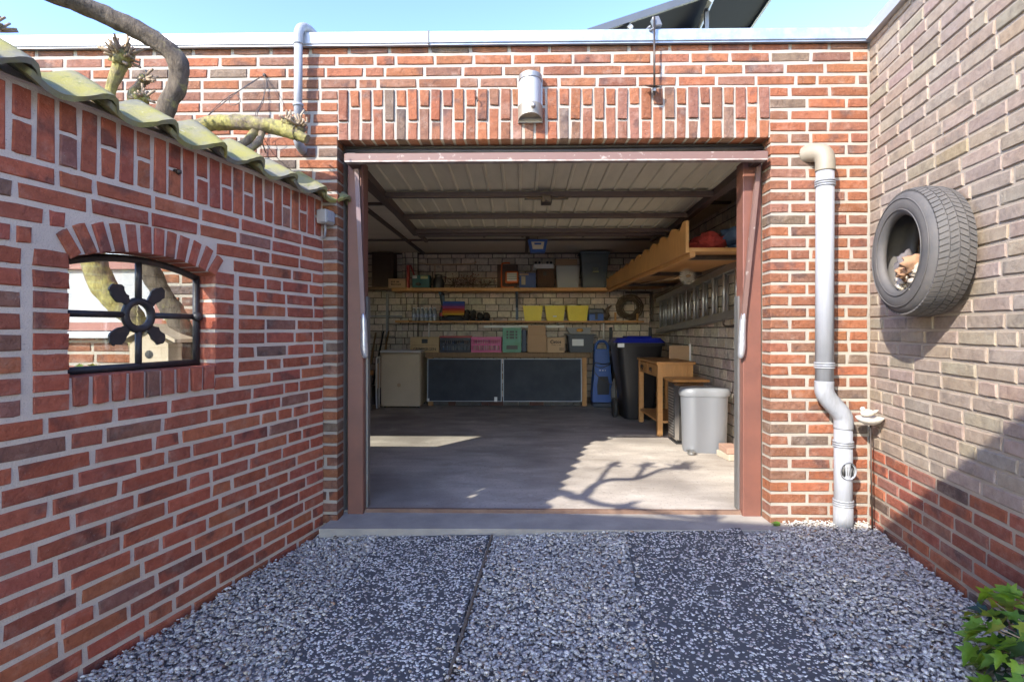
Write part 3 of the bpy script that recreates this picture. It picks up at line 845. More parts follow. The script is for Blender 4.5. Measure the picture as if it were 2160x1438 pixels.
# --- right downpipe
t = thing('downpipe', 'thick pale grey downpipe with an offset bend, right of the doorway', 'downpipe', (1.688,-0.07,0.0))
yp = -0.072
part('upper_pipe', MB().tube([(1.594,yp,1.905),(1.590,yp,0.745)], 0.0435, 28), M['pvc_pale'], t)
part('swan_neck', MB().tube(spline([(1.590,yp,0.79),(1.591,yp,0.735),(1.612,yp,0.695),(1.667,yp,0.632),(1.688,yp,0.595),(1.688,yp,0.54)],6), 0.046, 28), M['pvc'], t)
part('lower_pipe', MB().tube([(1.688,yp,0.545),(1.688,yp,-0.01)], 0.0435, 28), M['pvc_pale'], t)
part('foot_socket', MB().tube([(1.688,yp,0.16),(1.688,yp,-0.03)], 0.0465, 28), M['pvc'], t)
part('top_elbow', MB().tube(spline([(1.594,yp,1.89),(1.594,yp,1.945),(1.585,yp+0.012,1.985),(1.560,-0.02,2.003),(1.535,0.02,2.005)],6), 0.0475, 28), M['pvc_beige'], t)
for z, x in ((1.826,1.594),(0.873,1.5905),(0.463,1.688),(0.155,1.688)):
    mb = MB()
    for dz in (-0.012, 0.0, 0.012): mb.lathe((x,yp,z+dz), [(0.044,-0.0045),(0.0495,-0.003),(0.0495,0.003),(0.044,0.0045)], 28, caps=False)
    part('pipe_clamp', mb, M['pvc'], t)
mb = MB(); mb.lathe((1.688,yp-0.039,0.33), [(0.040,-0.012),(0.043,-0.005),(0.037,0.004),(0.030,0.006)], 26, axis='Y', sy=1.12, caps=False)
gr = part('leaf_grate', mb, M['pvc'], t)
part('grate_hole', MB().lathe((1.688,yp-0.041,0.33), [(0.0,0.0),(0.034,0.0),(0.034,0.006)], 26, axis='Y', sy=1.12), M['black'], gr)
mb = MB()
for k in range(6): mb.tube([(1.663+0.010*k,yp-0.0445,0.306),(1.661+0.0115*k,yp-0.0445,0.352-abs(k-2.5)*0.004)], 0.0016, 6)
part('grate_bar', mb, M['galv'], gr)
# --- small overflow pipe above the garden wall
t = thing('overflow_pipe', 'slim grey overflow pipe hooked over the white roof edge, above the garden wall', 'downpipe', (-1.198,-0.05,2.03))
part('pipe', MB().tube([(-1.193,-0.066,2.60),(-1.199,-0.058,2.10)], 0.0215, 20), M['pvc'], t)
part('top_bend', MB().tube(spline([(-1.193,-0.066,2.585),(-1.192,-0.066,2.645),(-1.184,-0.045,2.685),(-1.165,0.0,2.70),(-1.135,0.07,2.675),(-1.12,0.1,2.64)],6), 0.0245, 20), M['pvc'], t)
part('outlet_bend', MB().tube(spline([(-1.199,-0.058,2.125),(-1.199,-0.055,2.075),(-1.196,-0.02,2.045),(-1.194,0.03,2.04)],6), 0.0245, 20), M['pvc'], t)
part('pipe_clip', MB().lathe((-1.197,-0.06,2.262), [(0.0215,-0.008),(0.027,-0.007),(0.027,0.007),(0.0215,0.008)], 20, caps=False).box((-1.204,-0.04,2.255),(-1.19,0.0,2.269)), M['pvc'], t)
# --- wall lamp
t = thing('wall_lamp', 'steel half-round wall lamp with a frosted glass, above the doorway', 'lamp', (0.048,-0.01,2.18))
def halfround(r, d, z0, z1, inner=0.0):
    mb = MB(); n = 18
    pts = [(0.048+r*math.cos(math.pi*k/n), -0.010-d*math.sin(math.pi*k/n)) for k in range(n+1)]
    mb.prism([(x,y,z0) for x,y in pts], (0,0,z1-z0)); return mb
part('back_plate', MB().box((-0.018,-0.013,2.178),(0.114,0.001,2.418)), M['steel'], t)
part('glass_shade', halfround(0.060,0.078,2.262,2.398), simple('opal_glass',(0.40,0.40,0.405),0.35,col2=(0.35,0.35,0.36),scale=5), t)
part('cap', halfround(0.064,0.083,2.398,2.424), M['steel'], t)
mb = halfround(0.066,0.086,2.205,2.262)
n = 14
for k in range(n):                                         # arched lower skirt
    a0, a1 = math.pi*k/n, math.pi*(k+1)/n
    def q(a, z): return (0.048+0.066*math.cos(a), -0.010-0.086*math.sin(a), z)
    h0, h1 = 2.18+0.022*math.sin(a0), 2.18+0.022*math.sin(a1)
    mb.quad(q(a0,2.206), q(a1,2.206), q(a1,h1), q(a0,h0))
part('base', mb, simple('stained_steel',(0.36,0.32,0.25),0.5,0.6,col2=(0.36,0.30,0.22),scale=10), t)
part('sensor_eye', MB().blob((0.062,-0.098,2.236),0.013,1,2,0.02), M['steel'], t)
# --- bolt rod with plate
t = thing('threaded_rod', 'brown threaded rod clamped over the zinc roof edge, with a square plate', 'rod', (0.704,-0.06,2.33))
part('rod', MB().tube([(0.704,-0.062,2.715),(0.704,-0.062,2.300)],0.0055,10), M['dark_metal'], t)
part('plate', MB().box((-0.033,-0.033,-0.002),(0.033,0.033,0.002), MX((0.699,-0.05,2.352),R(25),R(20))), M['dark_metal'], t)
part('nut', MB().lathe((0.704,-0.062,2.328),[(0.011,-0.008),(0.011,0.008)],6,smooth=False), M['galv'], t)
part('clamp', MB().box((-0.02,-0.018,-0.03),(0.02,0.018,0.03), MX((0.722,-0.03,2.700),R(12),R(-14),R(-14)),0.004).tube(spline([(0.704,-0.06,2.655),(0.685,-0.03,2.66),(0.682,0.0,2.685),(0.70,0.0,2.70)],5),0.007,8), M['galv'], t)
# --- solar panel on the flat roof
t = thing('solar_panel', 'tilted dark solar panel seen from below, on the garage roof', 'solar panel', (0.9,0.7,2.64))
P1,P2,P3 = Vector((0.40,0.28,2.80)),Vector((1.60,0.28,3.19)),Vector((1.745,1.2,3.345)); P4 = P1+P3-P2
nn = (P2-P1).cross(P4-P1).normalized()
if nn.z < 0: nn = -nn
part('cells', MB().prism([P1+nn*0.012,P2+nn*0.012,P3+nn*0.012,P4+nn*0.012], nn*0.008), simple('panel_back',(0.03,0.032,0.04),0.85,scale=3), t)
M['dark_alu'] = simple('dark_aluminium',(0.11,0.11,0.115),0.4,0.6,scale=6)
for a, b in ((P1,P2),(P2,P3),(P3,P4),(P4,P1)):
    d = (b-a).normalized(); s = nn.cross(d).normalized()*0.012
    part('frame_bar', MB().prism([a-s,a+s,a+s+nn*0.04,a-s+nn*0.04], b-a), M['dark_alu'], t)
for f in (0.2, 0.6):
    a = P1.lerp(P2,f); b = P4.lerp(P3,f)
    part('mount_rail', MB().tube([a-nn*0.02,b-nn*0.02],0.018,4,smooth=False), M['galv'], t)
    for q in (a.lerp(b,0.15), a.lerp(b,0.85)):
        part('leg', MB().box((q.x-0.012,q.y-0.012,2.641),(q.x+0.012,q.y+0.012,q.z-0.02)), M['galv'], t)
part('brace', MB().prism([(1.10,0.55,2.66),(1.62,0.55,2.93),(1.64,0.55,2.86),(1.13,0.55,2.645)],(0,0.03,0)), M['galv'], t)
part('junction_box', MB().box((-0.07,-0.05,-0.015),(0.07,0.05,0.015), MX(P1.lerp(P3,0.55)-nn*0.01,R(20),R(10),R(-18)),0.004), M['black'], t)
# --- junction box under the coping
t = thing('junction_box', 'small grey electrical box under the end of the tile coping', 'electrical box', LF.p(-0.03,1.62,0.03))
m = Matrix.Translation(LF.p(-0.035,1.665,0.035)) @ Matrix.Rotation(LF.rz,4,'Z')
part('housing', MB().box((-0.042,-0.03,-0.038),(0.042,0.03,0.036), m, 0.006), simple('old_grey_plastic',(0.42,0.40,0.36),0.55,col2=(0.33,0.30,0.26)), t)
part('cover', MB().box((0.0425,-0.026,-0.03),(0.048,0.026,0.03), m, 0.003).box((-0.03,-0.036,-0.028),(0.03,-0.0305,0.028), m, 0.003), M['pvc'], t)
part('cable', MB().tube(spline([LF.p(-0.03,1.63,0.03),LF.p(-0.03,1.59,0.03),LF.p(-0.022,1.565,0.02),LF.p(-0.01,1.56,0.004)],5),0.006,8), M['pvc'], t)
# --- tyre planted on the beige wall
TS, TZ, TR, TWD = 0.668, 1.382, 0.268, 0.178
t = thing('tyre', 'worn black car tyre hung flat on the beige wall', 'tyre', RF.p(TS,TZ,0.0))
prof = [(0.165,0.045),(0.158,0.030),(0.172,0.014),(0.205,0.008),(0.238,0.016),(0.256,0.032),(0.2635,0.055),(0.266,0.090),(0.2635,0.125),(0.256,0.148),(0.238,0.166),(0.205,0.176),(0.172,0.172),(0.157,0.158),(0.160,0.142),(0.172,0.135),(0.205,0.130),(0.235,0.12),(0.243,0.09),(0.235,0.06),(0.205,0.05),(0.172,0.048),(0.165,0.045)]
def tyre_pt(a, r, o): return RF.p(TS+r*math.cos(a), TZ+r*math.sin(a), o+0.004)
mb = MB(); n = 72; V = []; F = []
for k in range(n):
    for r, o in prof: V.append(tyre_pt(2*math.pi*k/n, r, o))
pn = len(prof)
for k in range(n):
    for j in range(pn-1): F.append((k*pn+j, k*pn+j+1, ((k+1)%n)*pn+j+1, ((k+1)%n)*pn+j))
mb.add(V,F,True)
M['tyre'] = simple('weathered_tyre',(0.075,0.072,0.070),0.75,col2=(0.14,0.122,0.105),scale=9,amount=0.7,bmp=0.25,bscale=80)
part('casing', mb, M['tyre'], t)
for o in (0.150, 0.1585):                                  # moulded rings on the sidewall
    pass
mb = MB()
for rr, oo in ((0.226,0.1715),(0.180,0.1750)):
    path = [tyre_pt(2*math.pi*k/64, rr, oo) for k in range(65)]
    mb.tube(path, 0.0022, 6, cap=False)
part('sidewall_ring', mb, M['tyre'], t)
mb = MB(); NB = 70
def crown(o):                                              # radius of the casing at offset o
    pts = [(0.030,0.256),(0.055,0.2635),(0.090,0.266),(0.125,0.2635),(0.150,0.256)]
    for (o0,r0),(o1,r1) in zip(pts,pts[1:]):
        if o0 <= o <= o1: return r0+(r1-r0)*(o-o0)/(o1-o0)
    return 0.256
def lug(a0, a1, o0, o1, skew, hgt=0.0040):
    V = []
    for da, oo in ((a0,o0),(a1,o0),(a1+skew,o1),(a0+skew,o1)):
        V.append(tyre_pt(da, crown(oo)-0.003, oo))
    for da, oo in ((a0,o0),(a1,o0),(a1+skew,o1),(a0+skew,o1)):
        V.append(tyre_pt(da, crown(oo)+hgt, oo))
    mb.add(V, [(4,5,6,7),(0,1,5,4),(1,2,6,5),(2,3,7,6),(3,0,4,7)])
for k in range(NB):
    a = 2*math.pi*k/NB; w = 2*math.pi/NB*0.80
    lug(a, a+w, 0.028, 0.056, 0.045); lug(a+0.045+0.03, a+w+0.075, 0.060, 0.088, 0.05); lug(a+0.02, a+w+0.02, 0.0925, 0.120, -0.05); lug(a, a+w, 0.124, 0.153, -0.045)
part('tread', mb, M['tyre'], t)
# driftwood and dry bark tucked into the tyre
t = thing('driftwood', 'bleached driftwood and bark pieces lying inside the tyre', 'driftwood', RF.p(TS,TZ-0.14,0.12))
M['drift'] = simple('bleached_wood',(0.50,0.44,0.35),0.85,col2=(0.30,0.22,0.15),scale=18,bmp=0.6,bscale=50)
M['bark'] = simple('rust_bark',(0.36,0.20,0.11),0.9,col2=(0.22,0.13,0.08),scale=16,bmp=0.7,bscale=40)
g = random.Random(4)
for k,(x,z,o,r) in enumerate(((0.07,-0.055,0.13,0.050),(0.03,-0.085,0.15,0.042),(0.095,-0.085,0.12,0.034))):
    mb = MB(); mb.blob(RF.p(TS+x,TZ+z,o),r,4+k*7,3,0.42,2.6,(1.25,0.5,0.75)); part('bark_piece', mb, M['bark'] if k < 2 else M['drift'], t)
mb = MB()
for k in range(16):
    x = TS+g.uniform(-0.07,0.085); z = TZ-0.11+g.uniform(-0.02,0.045)-0.02*abs(x-TS)/0.08
    p = [RF.p(x+g.uniform(-0.045,0.045), z+g.uniform(-0.02,0.03), 0.13+g.uniform(-0.03,0.04)) for _ in range(4)]
    mb.tube(spline(p,4), [0.003+0.010*math.sin(math.pi*(i+0.5)/13)*g.uniform(0.6,1.2) for i in range(13)], 7, wob=0.3, rg=g)
part('branch_piece', mb, M['drift'], t)
mb = MB(); mb.blob(RF.p(TS-0.07,TZ-0.05,0.11),0.045,9,3,0.4,2.5,(0.8,0.7,1.2)); part('root_piece', mb, simple('grey_root',(0.14,0.12,0.115),0.9,scale=20,bmp=0.6), t)
# --- shell dish with a bird on a thin stake
t = thing('bird_bath', 'small stone shell dish with a bird on a thin metal stake', 'bird bath', (1.80,-0.14,-0.02))
M['cast_stone'] = simple('cast_stone',(0.58,0.54,0.46),0.9,col2=(0.40,0.36,0.29),scale=14,bmp=0.6,bscale=60)
part('dish', MB().lathe((1.782,-0.14,0.585),[(0.0,-0.012),(0.025,-0.010),(0.05,0.006),(0.064,0.024),(0.060,0.03),(0.04,0.018),(0.0,0.014)],22), M['cast_stone'], t)
part('bird', MB().blob((1.772,-0.14,0.634),0.026,2,2,0.12,1.5,(1.35,0.75,0.75)).blob((1.744,-0.143,0.655),0.012,3,2,0.1).tube([(1.80,-0.14,0.637),(1.826,-0.14,0.648)],[0.010,0.004],6), M['cast_stone'], t)
part('stake', MB().tube([(1.786,-0.14,0.58),(1.797,-0.14,-0.05)],0.0042,8), M['dark_metal'], t)

# ------------------------------------------------------------------ garage door
t = thing('door_frame', 'red brown steel frame standing in the garage doorway', 'door frame', (0.17,0.15,0.0))
M['jamb'] = simple('jamb_paint',(0.19,0.078,0.055),0.45,col2=(0.135,0.06,0.046),scale=7,amount=0.8,bmp=0.15,bscale=40)
for a, b in ((-0.984,-0.894),(1.239,1.341)):
    part('jamb', MB().box((a,0.103,0.012),(b,0.20,2.03), bev=0.004), M['jamb'], t)
part('track_channel', MB().box((-0.893,0.15,0.04),(-0.882,0.20,1.25)), M['galv'], t); part('track_channel', MB().box((1.227,0.15,0.04),(1.238,0.20,1.25)), M['galv'], t)
part('floor_rail', MB().box((-0.89,0.128,0.018),(1.236,0.150,0.040)), simple('rusty_rail',(0.17,0.10,0.07),0.7,col2=(0.3,0.2,0.14),scale=12), t)
part('rubber_seal', MB().tube([(-0.985,0.075,2.058),(0.2,0.075,2.052),(1.335,0.075,2.062)],0.011,8).tube([(-0.985,0.085,2.078),(1.335,0.085,2.082)],0.008,8), M['rubber'], t)
t = thing('garage_door', 'up-and-over garage door swung open under the ceiling, ribbed cream sheet', 'garage door', (0.18,0.9,1.95))
M['cream_sheet'] = simple('cream_sheet_steel',(0.62,0.56,0.40),0.5,col2=(0.48,0.43,0.30),scale=3,amount=0.7,stretch=(4,1,1))
M['pink_paint'] = simple('faded_brown_paint',(0.16,0.092,0.075),0.6,col2=(0.36,0.31,0.27),scale=26,amount=0.8,lo=0.60,hi=0.68)
DY0, DY1, DZ0, DZ1, DX0, DX1 = -0.02, 1.83, 2.005, 1.925, -0.955, 1.312
def dz(y): return DZ0+(DZ1-DZ0)*(y-DY0)/(DY1-DY0)
part('bottom_rail', MB().box((DX0,-0.045,1.962),(DX1,0.0,2.008), bev=0.004), M['pink_paint'], t)
mb = MB(); prof = []
x = DX0+0.03
while x < DX1-0.05:
    prof += [(x,0.0),(x+0.072,0.0),(x+0.078,-0.010),(x+0.090,-0.010),(x+0.096,0.0)]; x += 0.104
V = []
for y in (0.0, DY1-0.02):
    for (xx,h) in prof: V.append((min(xx,DX1-0.02), y, dz(y)+0.012+h))
n = len(prof)
mb.add(V, [(k,k+1,n+k+1,n+k) for k in range(n-1)])
part('flaked_edge', MB().box((DX0+0.004,-0.0462,1.9605),(DX1-0.004,-0.002,1.968)), simple('flaked_edge',(0.45,0.41,0.36),0.7,col2=(0.2,0.12,0.1),scale=18,amount=1.0,stretch=(1,1,1)), t)
part('ribbed_sheet', mb, M['cream_sheet'], t)
for xx in (DX0, DX1-0.045):
    mb = MB(); P = [(xx,0.0,dz(0)-0.035),(xx+0.045,0.0,dz(0)-0.035),(xx+0.045,0.0,dz(0)+0.02),(xx,0.0,dz(0)+0.02)]
    mb.prism(P, (0,DY1,DZ1-DZ0)); part('side_rail', mb, M['dark_brown'], t)
for y, h in ((0.66,0.034),(1.22,0.034),(1.70,0.03),(1.83,0.034)):
    part('cross_bar', MB().box((DX0+0.046,y-0.02,dz(y)-0.036),(DX1-0.046,y+0.02,dz(y)-0.036+h)), M['dark_brown'], t)
part('cross_tube', MB().box((DX0+0.02,1.95,1.905),(DX1-0.02,1.98,1.93)), M['dark_brown'], t)
for x in (-0.35, 0.0, 0.55, 0.95):
    part('hanger', MB().box((x,1.94,1.90),(x+0.02,2.0,CEIL-0.03)), M['dark_brown'], t)
part('latch', MB().box((0.13,0.60,dz(0.6)-0.085),(0.20,0.70,dz(0.6)-0.037), bev=0.004).box((0.02,0.63,dz(0.6)-0.058),(0.31,0.65,dz(0.6)-0.045)).tube([(0.165,0.59,dz(0.6)-0.07),(0.165,0.57,dz(0.6)-0.07)],0.012,10), M['dark_metal'], t)
part('guide_rail', MB().box((-0.992,0.21,1.955),(-0.962,2.6,1.985)), M['dark_brown'], t); part('guide_rail', MB().box((1.318,0.21,1.955),(1.348,2.6,1.985)), M['dark_brown'], t)
for s, x0, x1 in ((0,-0.918,-0.885),(1,1.306,1.226)):
    part('lever_arm', MB().prism([(x0-0.012,0.055,1.955),(x0+0.012,0.055,1.955),(x0+0.012,0.075,1.955),(x0-0.012,0.075,1.955)], (x1-x0,0.022,-0.9)), M['pink_paint'] if s else simple('lever_paint',(0.17,0.12,0.125),0.45,0.2,col2=(0.12,0.07,0.065),scale=10), t)
    part('spring_sleeve', MB().tube(spline([(x1+(x0-x1)*0.10,0.086,1.15),(x1+(x0-x1)*0.03,0.088,1.06),(x1,0.09,0.97),(x1-0.006*(1 if s else -1),0.09,0.90)],4),[0.012,0.014,0.017,0.018,0.018,0.019,0.020,0.020,0.021,0.02,0.019,0.016,0.01],10), simple('silver_tape',(0.55,0.56,0.58),0.3,0.6,col2=(0.4,0.41,0.43),scale=25,bmp=0.6,bscale=40), t)

# ================================================================== INSIDE THE GARAGE
M['pine'] = wood('varnished_pine', (0.60,0.30,0.10), (0.46,0.22,0.07), (30,3,3))
M['pine_v'] = wood('varnished_pine_upright', (0.58,0.29,0.095), (0.45,0.21,0.065), (3,3,30))
M['pine_y'] = wood('varnished_pine_deep', (0.60,0.30,0.10), (0.46,0.22,0.07), (3,30,3))
M['old_wood'] = wood('old_bench_wood', (0.30,0.19,0.10), (0.20,0.12,0.065), (30,3,3), 0.7)
M['cardboard'] = simple('cardboard',(0.48,0.31,0.18),0.85,col2=(0.42,0.27,0.155),scale=5,amount=0.6)
M['cardboard2'] = simple('pale_cardboard',(0.55,0.38,0.24),0.85,col2=(0.48,0.33,0.205),scale=6,amount=0.6)
M['yellow'] = simple('yellow_plastic',(0.78,0.62,0.045),0.4,col2=(0.66,0.52,0.04),scale=9,amount=0.6)
M['ink'] = simple('black_print',(0.03,0.028,0.026),0.8)
M['label'] = simple('white_label',(0.76,0.76,0.76),0.6,col2=(0.68,0.68,0.7))
def clear_mat(name, col, a=0.5, rough=0.25):
    m, n, b = nt(name); b.inputs['Base Color'].default_value = (*col,1); b.inputs['Roughness'].default_value = rough
    tr = n.nodes.new('ShaderNodeBsdfTransparent'); tr.inputs[0].default_value = (0.9,0.92,0.93,1)
    mx = n.nodes.new('ShaderNodeMixShader'); mx.inputs[0].default_value = a
    out = [x for x in n.nodes if x.type == 'OUTPUT_MATERIAL'][0]
    n.links.new(tr.outputs[0], mx.inputs[1]); n.links.new(b.outputs[0], mx.inputs[2]); n.links.new(mx.outputs[0], out.inputs[0])
    return m
def tub(mb, x0, x1, y0, y1, z0, z1, taper=0.02, wall=0.006, rim=0.012):
    """open tapered container"""
    def ring(dx, z, k=0.0): return [(x0+dx-k,y0+dx-k,z),(x1-dx+k,y0+dx-k,z),(x1-dx+k,y1-dx+k,z),(x0+dx-k,y1-dx+k,z)]
    rs = [ring(taper,z0), ring(0,z1), ring(0,z1,rim), ring(0,z1+0.008,rim), ring(wall,z1+0.008), ring(taper+wall,z0+wall)]
    V = [p for r in rs for p in r]; F = [(3,2,1,0)]
    for i in range(5):
        for k in range(4):
            j = (k+1)%4; F.append((i*4+k,i*4+j,i*4+4+j,i*4+4+k))
    F.append((20,21,22,23)); mb.add(V,F); return mb
def print_marks(t, x0, x1, y, zs, h, n, mat):
    """rows of small upright strokes for print too small to read"""
    g_ = random.Random(n*31+int(h*1000)); mb = MB(); w = (x1-x0)/n
    for z in zs:
        for k in range(n):
            if g_.random() < 0.9: mb.box((x0+w*k, y-0.001, z), (x0+w*(k+g_.uniform(0.35,0.75)), y, z+h*g_.uniform(0.7,1.0)))
    part('print', mb, mat, t)
# --- shelves
t = thing('wall_shelf', 'upper pine shelf along the back wall of the garage', 'shelf', (-0.28,4.6,1.6))
part('board', MB().box((-1.78,4.42,1.585),(1.20,4.84,1.632), bev=0.003), M['pine'], t)
for x in (-1.13, -0.065):
    part('bracket', MB().box((x-0.018,4.50,1.555),(x+0.018,4.842,1.583)).box((x-0.018,4.815,1.20),(x+0.018,4.842,1.555)).prism([(x-0.012,4.52,1.556),(x+0.012,4.52,1.556),(x+0.012,4.56,1.556),(x-0.012,4.56,1.556)],(0,0.26,-0.18)), simple('blue_grey_bracket',(0.09,0.12,0.17),0.5,0.3), t)
t = thing('wall_shelf', 'lower thin pine shelf under the long upper shelf', 'shelf', (0,4.65,1.16))
part('board', MB().box((-1.75,4.55,1.158),(1.70,4.84,1.182), bev=0.002), M['pine'], t)
part('end_block', MB().box((-1.75,4.50,1.155),(-1.55,4.549,1.19)), M['pine'], t)
for x in (-1.30, 1.15): part('support', MB().tube([(x,4.62,1.156),(x,4.62,0.93)],0.012,8), M['white_plastic'], t)
# --- overhead shelf on the right wall with a scalloped board
t = thing('overhead_shelf', 'high pine shelf along the right wall with a scalloped front board', 'shelf', (1.5,2.6,1.6))
part('board', MB().box((1.175,0.86,1.605),(1.835,4.40,1.632), bev=0.002), M['pine_y'], t)
mb = MB(); g = random.Random(12); top = []
NS = 44
for k in range(NS+1):
    y = 0.86+3.5*k/NS; h = 0.125+0.075*(1-k/NS)
    ph = (k % 5)/5
    top.append((y, 1.632+h*(0.72+0.28*abs(math.cos(math.pi*k/4.0)))+0.012*math.sin(k*1.7)-0.01*(k%4==0)))
poly = [(1.150,0.86,1.598),(1.150,4.36,1.598)] + [(1.150,y,z) for y,z in reversed(top)]
mb.prism(poly,(0.022,0,0)); part('scalloped_board', mb, M['pine_y'], t)
part('under_batten', MB().box((1.18,0.87,1.570),(1.22,4.38,1.604)), M['pine_y'], t)
for y in (1.05, 2.2, 3.4):
    part('bracket', MB().box((1.20,y-0.022,1.570 if y!=1.05 else 1.572),(1.838,y+0.022,1.603)).box((1.806,y-0.022,1.25),(1.838,y+0.022,1.569)), M['dark_metal'], t)
part('end_bracket', MB().box((1.42,4.44,1.55),(1.80,4.48,1.58)).box((1.765,4.44,1.17),(1.80,4.48,1.549)), M['dark_metal'], t)
def cloth(name, c, sz, seed, mat, label, cat):
    mb = MB(); g = random.Random(seed)
    for k in range(5):
        mb.blob((c[0]+g.uniform(-1,1)*sz[0]*0.35, c[1]+g.uniform(-1,1)*sz[1]*0.35, c[2]+sz[2]*(0.35+0.1*k)), 1.0, seed+k, 3, 0.28, 2.4, (sz[0]*0.62,sz[1]*0.62,sz[2]*0.42))
    for i,(x,y,z) in enumerate(mb.v): mb.v[i] = (min(x,1.832),y,max(z,c[2]))
    return single(name, mb, mat, label, cat)
cloth('folded_cloth',(1.44,1.22,1.634),(0.14,0.2,0.13),3,simple('red_cloth',(0.34,0.035,0.03),0.85,col2=(0.2,0.02,0.02),scale=6),'crumpled red cloth on the overhead shelf','cloth')
cloth('folded_tarpaulin',(1.64,1.10,1.634),(0.15,0.18,0.16),17,simple('blue_tarp',(0.05,0.085,0.17),0.6,col2=(0.03,0.05,0.1),scale=6),'crumpled dark blue tarpaulin on the overhead shelf beside the doorway','tarpaulin')
# --- chimney brush under the shelf
t = thing('round_brush', 'round bristle brush on a stick hung beneath the overhead shelf', 'brush', (1.38,1.55,1.6))
mb = MB(); g = random.Random(8); c = Vector((1.375,1.56,1.50))
for k in range(420):
    d = Vector((g.gauss(0,1),g.gauss(0,0.35),g.gauss(0,1))).normalized(); l = g.uniform(0.068,0.082)
    e = c+d*l; s = d.cross(Vector((0.2,1,0.1))).normalized()*0.0014
    mb.add([c+d*0.01-s,c+d*0.01+s,e],[(0,1,2)])
part('bristles', mb, simple('grey_bristle',(0.36,0.32,0.27),0.9,scale=30), t)
part('stick', MB().tube([(1.375,1.50,1.50),(1.29,2.9,1.555)],0.011,8), M['old_wood'], t)
# --- ladder on the side wall
t = thing('ladder', 'aluminium extension ladder hung sideways on the right garage wall', 'ladder', (1.74,2.4,1.1))
M['alu'] = simple('ladder_aluminium',(0.52,0.52,0.52),0.4,0.8,col2=(0.40,0.40,0.41),scale=12)
def lad(y, f): return 1.43+(1.60-1.43)*(3.95-y)/2.85 if f else 1.04+(1.215-1.04)*(3.95-y)/2.85
for x in (1.725, 1.79):
    for f in (0, 1):
        part('stile', MB().prism([(x-0.012,0.75,lad(0.75,f)-0.03),(x+0.012,0.75,lad(0.75,f)-0.03),(x+0.012,0.75,lad(0.75,f)+0.03),(x-0.012,0.75,lad(0.75,f)+0.03)],(0,3.2,lad(3.95,f)-lad(0.75,f))), M['alu'], t)
    for k in range(12):
        y = 0.9+0.262*k+(0.1 if x > 1.75 else 0)
        part('rung', MB().tube([(x,y,lad(y,0)+0.02),(x,y,lad(y,1)-0.02)],0.015,8), M['alu'], t)
part('wooden_rail', MB().prism([(1.70,0.75,lad(0.75,1)+0.035),(1.80,0.75,lad(0.75,1)+0.035),(1.80,0.75,lad(0.75,1)+0.07),(1.70,0.75,lad(0.75,1)+0.07)],(0,3.25,lad(4.0,1)-lad(0.75,1))), M['batten_grey'], t)
part('wall_hook', MB().tube(spline([(1.838,1.6,1.10),(1.70,1.6,1.09),(1.69,1.6,1.14)],4),0.008,8), M['dark_metal'], t)
# --- work bench
t = thing('work_bench', 'long wooden work bench along the back wall', 'work bench', (-0.2,4.6,0.03))
part('bench_top', MB().box((-1.30,4.33,0.682),(0.935,4.84,0.748), bev=0.004), M['old_wood'], t)
for x in (-1.26, 0.82): part('leg', MB().box((x,4.335,0.03),(x+0.06,4.40,0.681)), M['pine_v'], t)
part('back_rail', MB().box((-1.19,4.78,0.35),(0.81,4.82,0.43)), M['old_wood'], t)
g = random.Random(6); x = -1.19
while x < 0.75:
    w = g.choice((0.2,0.2,0.1,0.15)); part('plinth_brick', MB().box((x,4.36,0.031),(min(x+w,0.80)-0.006,4.45,0.088), bev=0.003), simple('dark_brick',(0.10,0.055,0.045),0.9,col2=(0.16,0.07,0.05)) if g.random()<0.4 else M['soil'], t); x += w
# --- two blackboards
M['slate'] = simple('blackboard_slate',(0.026,0.034,0.05),0.7,col2=(0.05,0.06,0.075),scale=5,amount=0.8)
M['board_edge'] = simple('pale_board_edge',(0.42,0.46,0.52),0.5,0.2)
for (x0,x1,lb) in ((-1.262,-0.262,'left blackboard with a pale edge leaning on the work bench'),(-0.246,0.806,'right blackboard leaning on the work bench, next to the blue cleaner')):
    t = thing('blackboard', lb, 'blackboard', ((x0+x1)/2,4.26,0.1), 'blackboards under the bench')
    m = MX(((x0+x1)/2,4.27,0.10),0,R(-3)); hw = (x1-x0)/2
    part('slate', MB().box((-hw+0.012,-0.010,0.008),(hw-0.012,0.006,0.562), m), M['slate'], t)
    for a,b in (((-hw,-0.013,0),(hw,0.008,0.008)),((-hw,-0.013,0.562),(hw,0.008,0.572)),((-hw,-0.013,0.008),(-hw+0.012,0.008,0.562)),((hw-0.012,-0.013,0.008),(hw,0.008,0.562))):
        part('edge_trim', MB().box(a,b,m), M['board_edge'], t)
    if x0 < -1: part('corner_cap', MB().box((hw-0.10,-0.016,-0.002),(hw-0.06,-0.0135,0.06), m).box((-hw-0.004,-0.016,-0.003),(-hw+0.03,-0.0135,0.04), m), M['label'], t)
g = random.Random(2); mb = MB()
# --- freezer
t = thing('small_freezer', 'old cream under-counter freezer with rust spots', 'freezer', (-1.58,4.3,0.03))
def freezer_mat():
    m, n, b = nt('cream_enamel'); b.inputs['Roughness'].default_value = 0.35; v = coords(n,'Object')
    c = mixc(n, ramp(n, noise(n,v,3,4),0.35,0.7), (0.66,0.55,0.39), (0.58,0.48,0.335))
    c = mixc(n, ramp(n, noise(n,v,14,6,0.75),0.69,0.73), c, (0.24,0.10,0.035)); n.links.new(c, b.inputs['Base Color']); return m
M['enamel'] = freezer_mat()
part('cabinet', MB().box((-1.84,4.135,0.06),(-1.322,4.60,0.755), bev=0.008), M['enamel'], t)
part('door', MB().box((-1.838,4.082,0.055),(-1.324,4.130,0.742), bev=0.010), M['enamel'], t)
part('worktop', MB().box((-1.85,4.075,0.760),(-1.315,4.60,0.785), bev=0.005), M['label'], t)
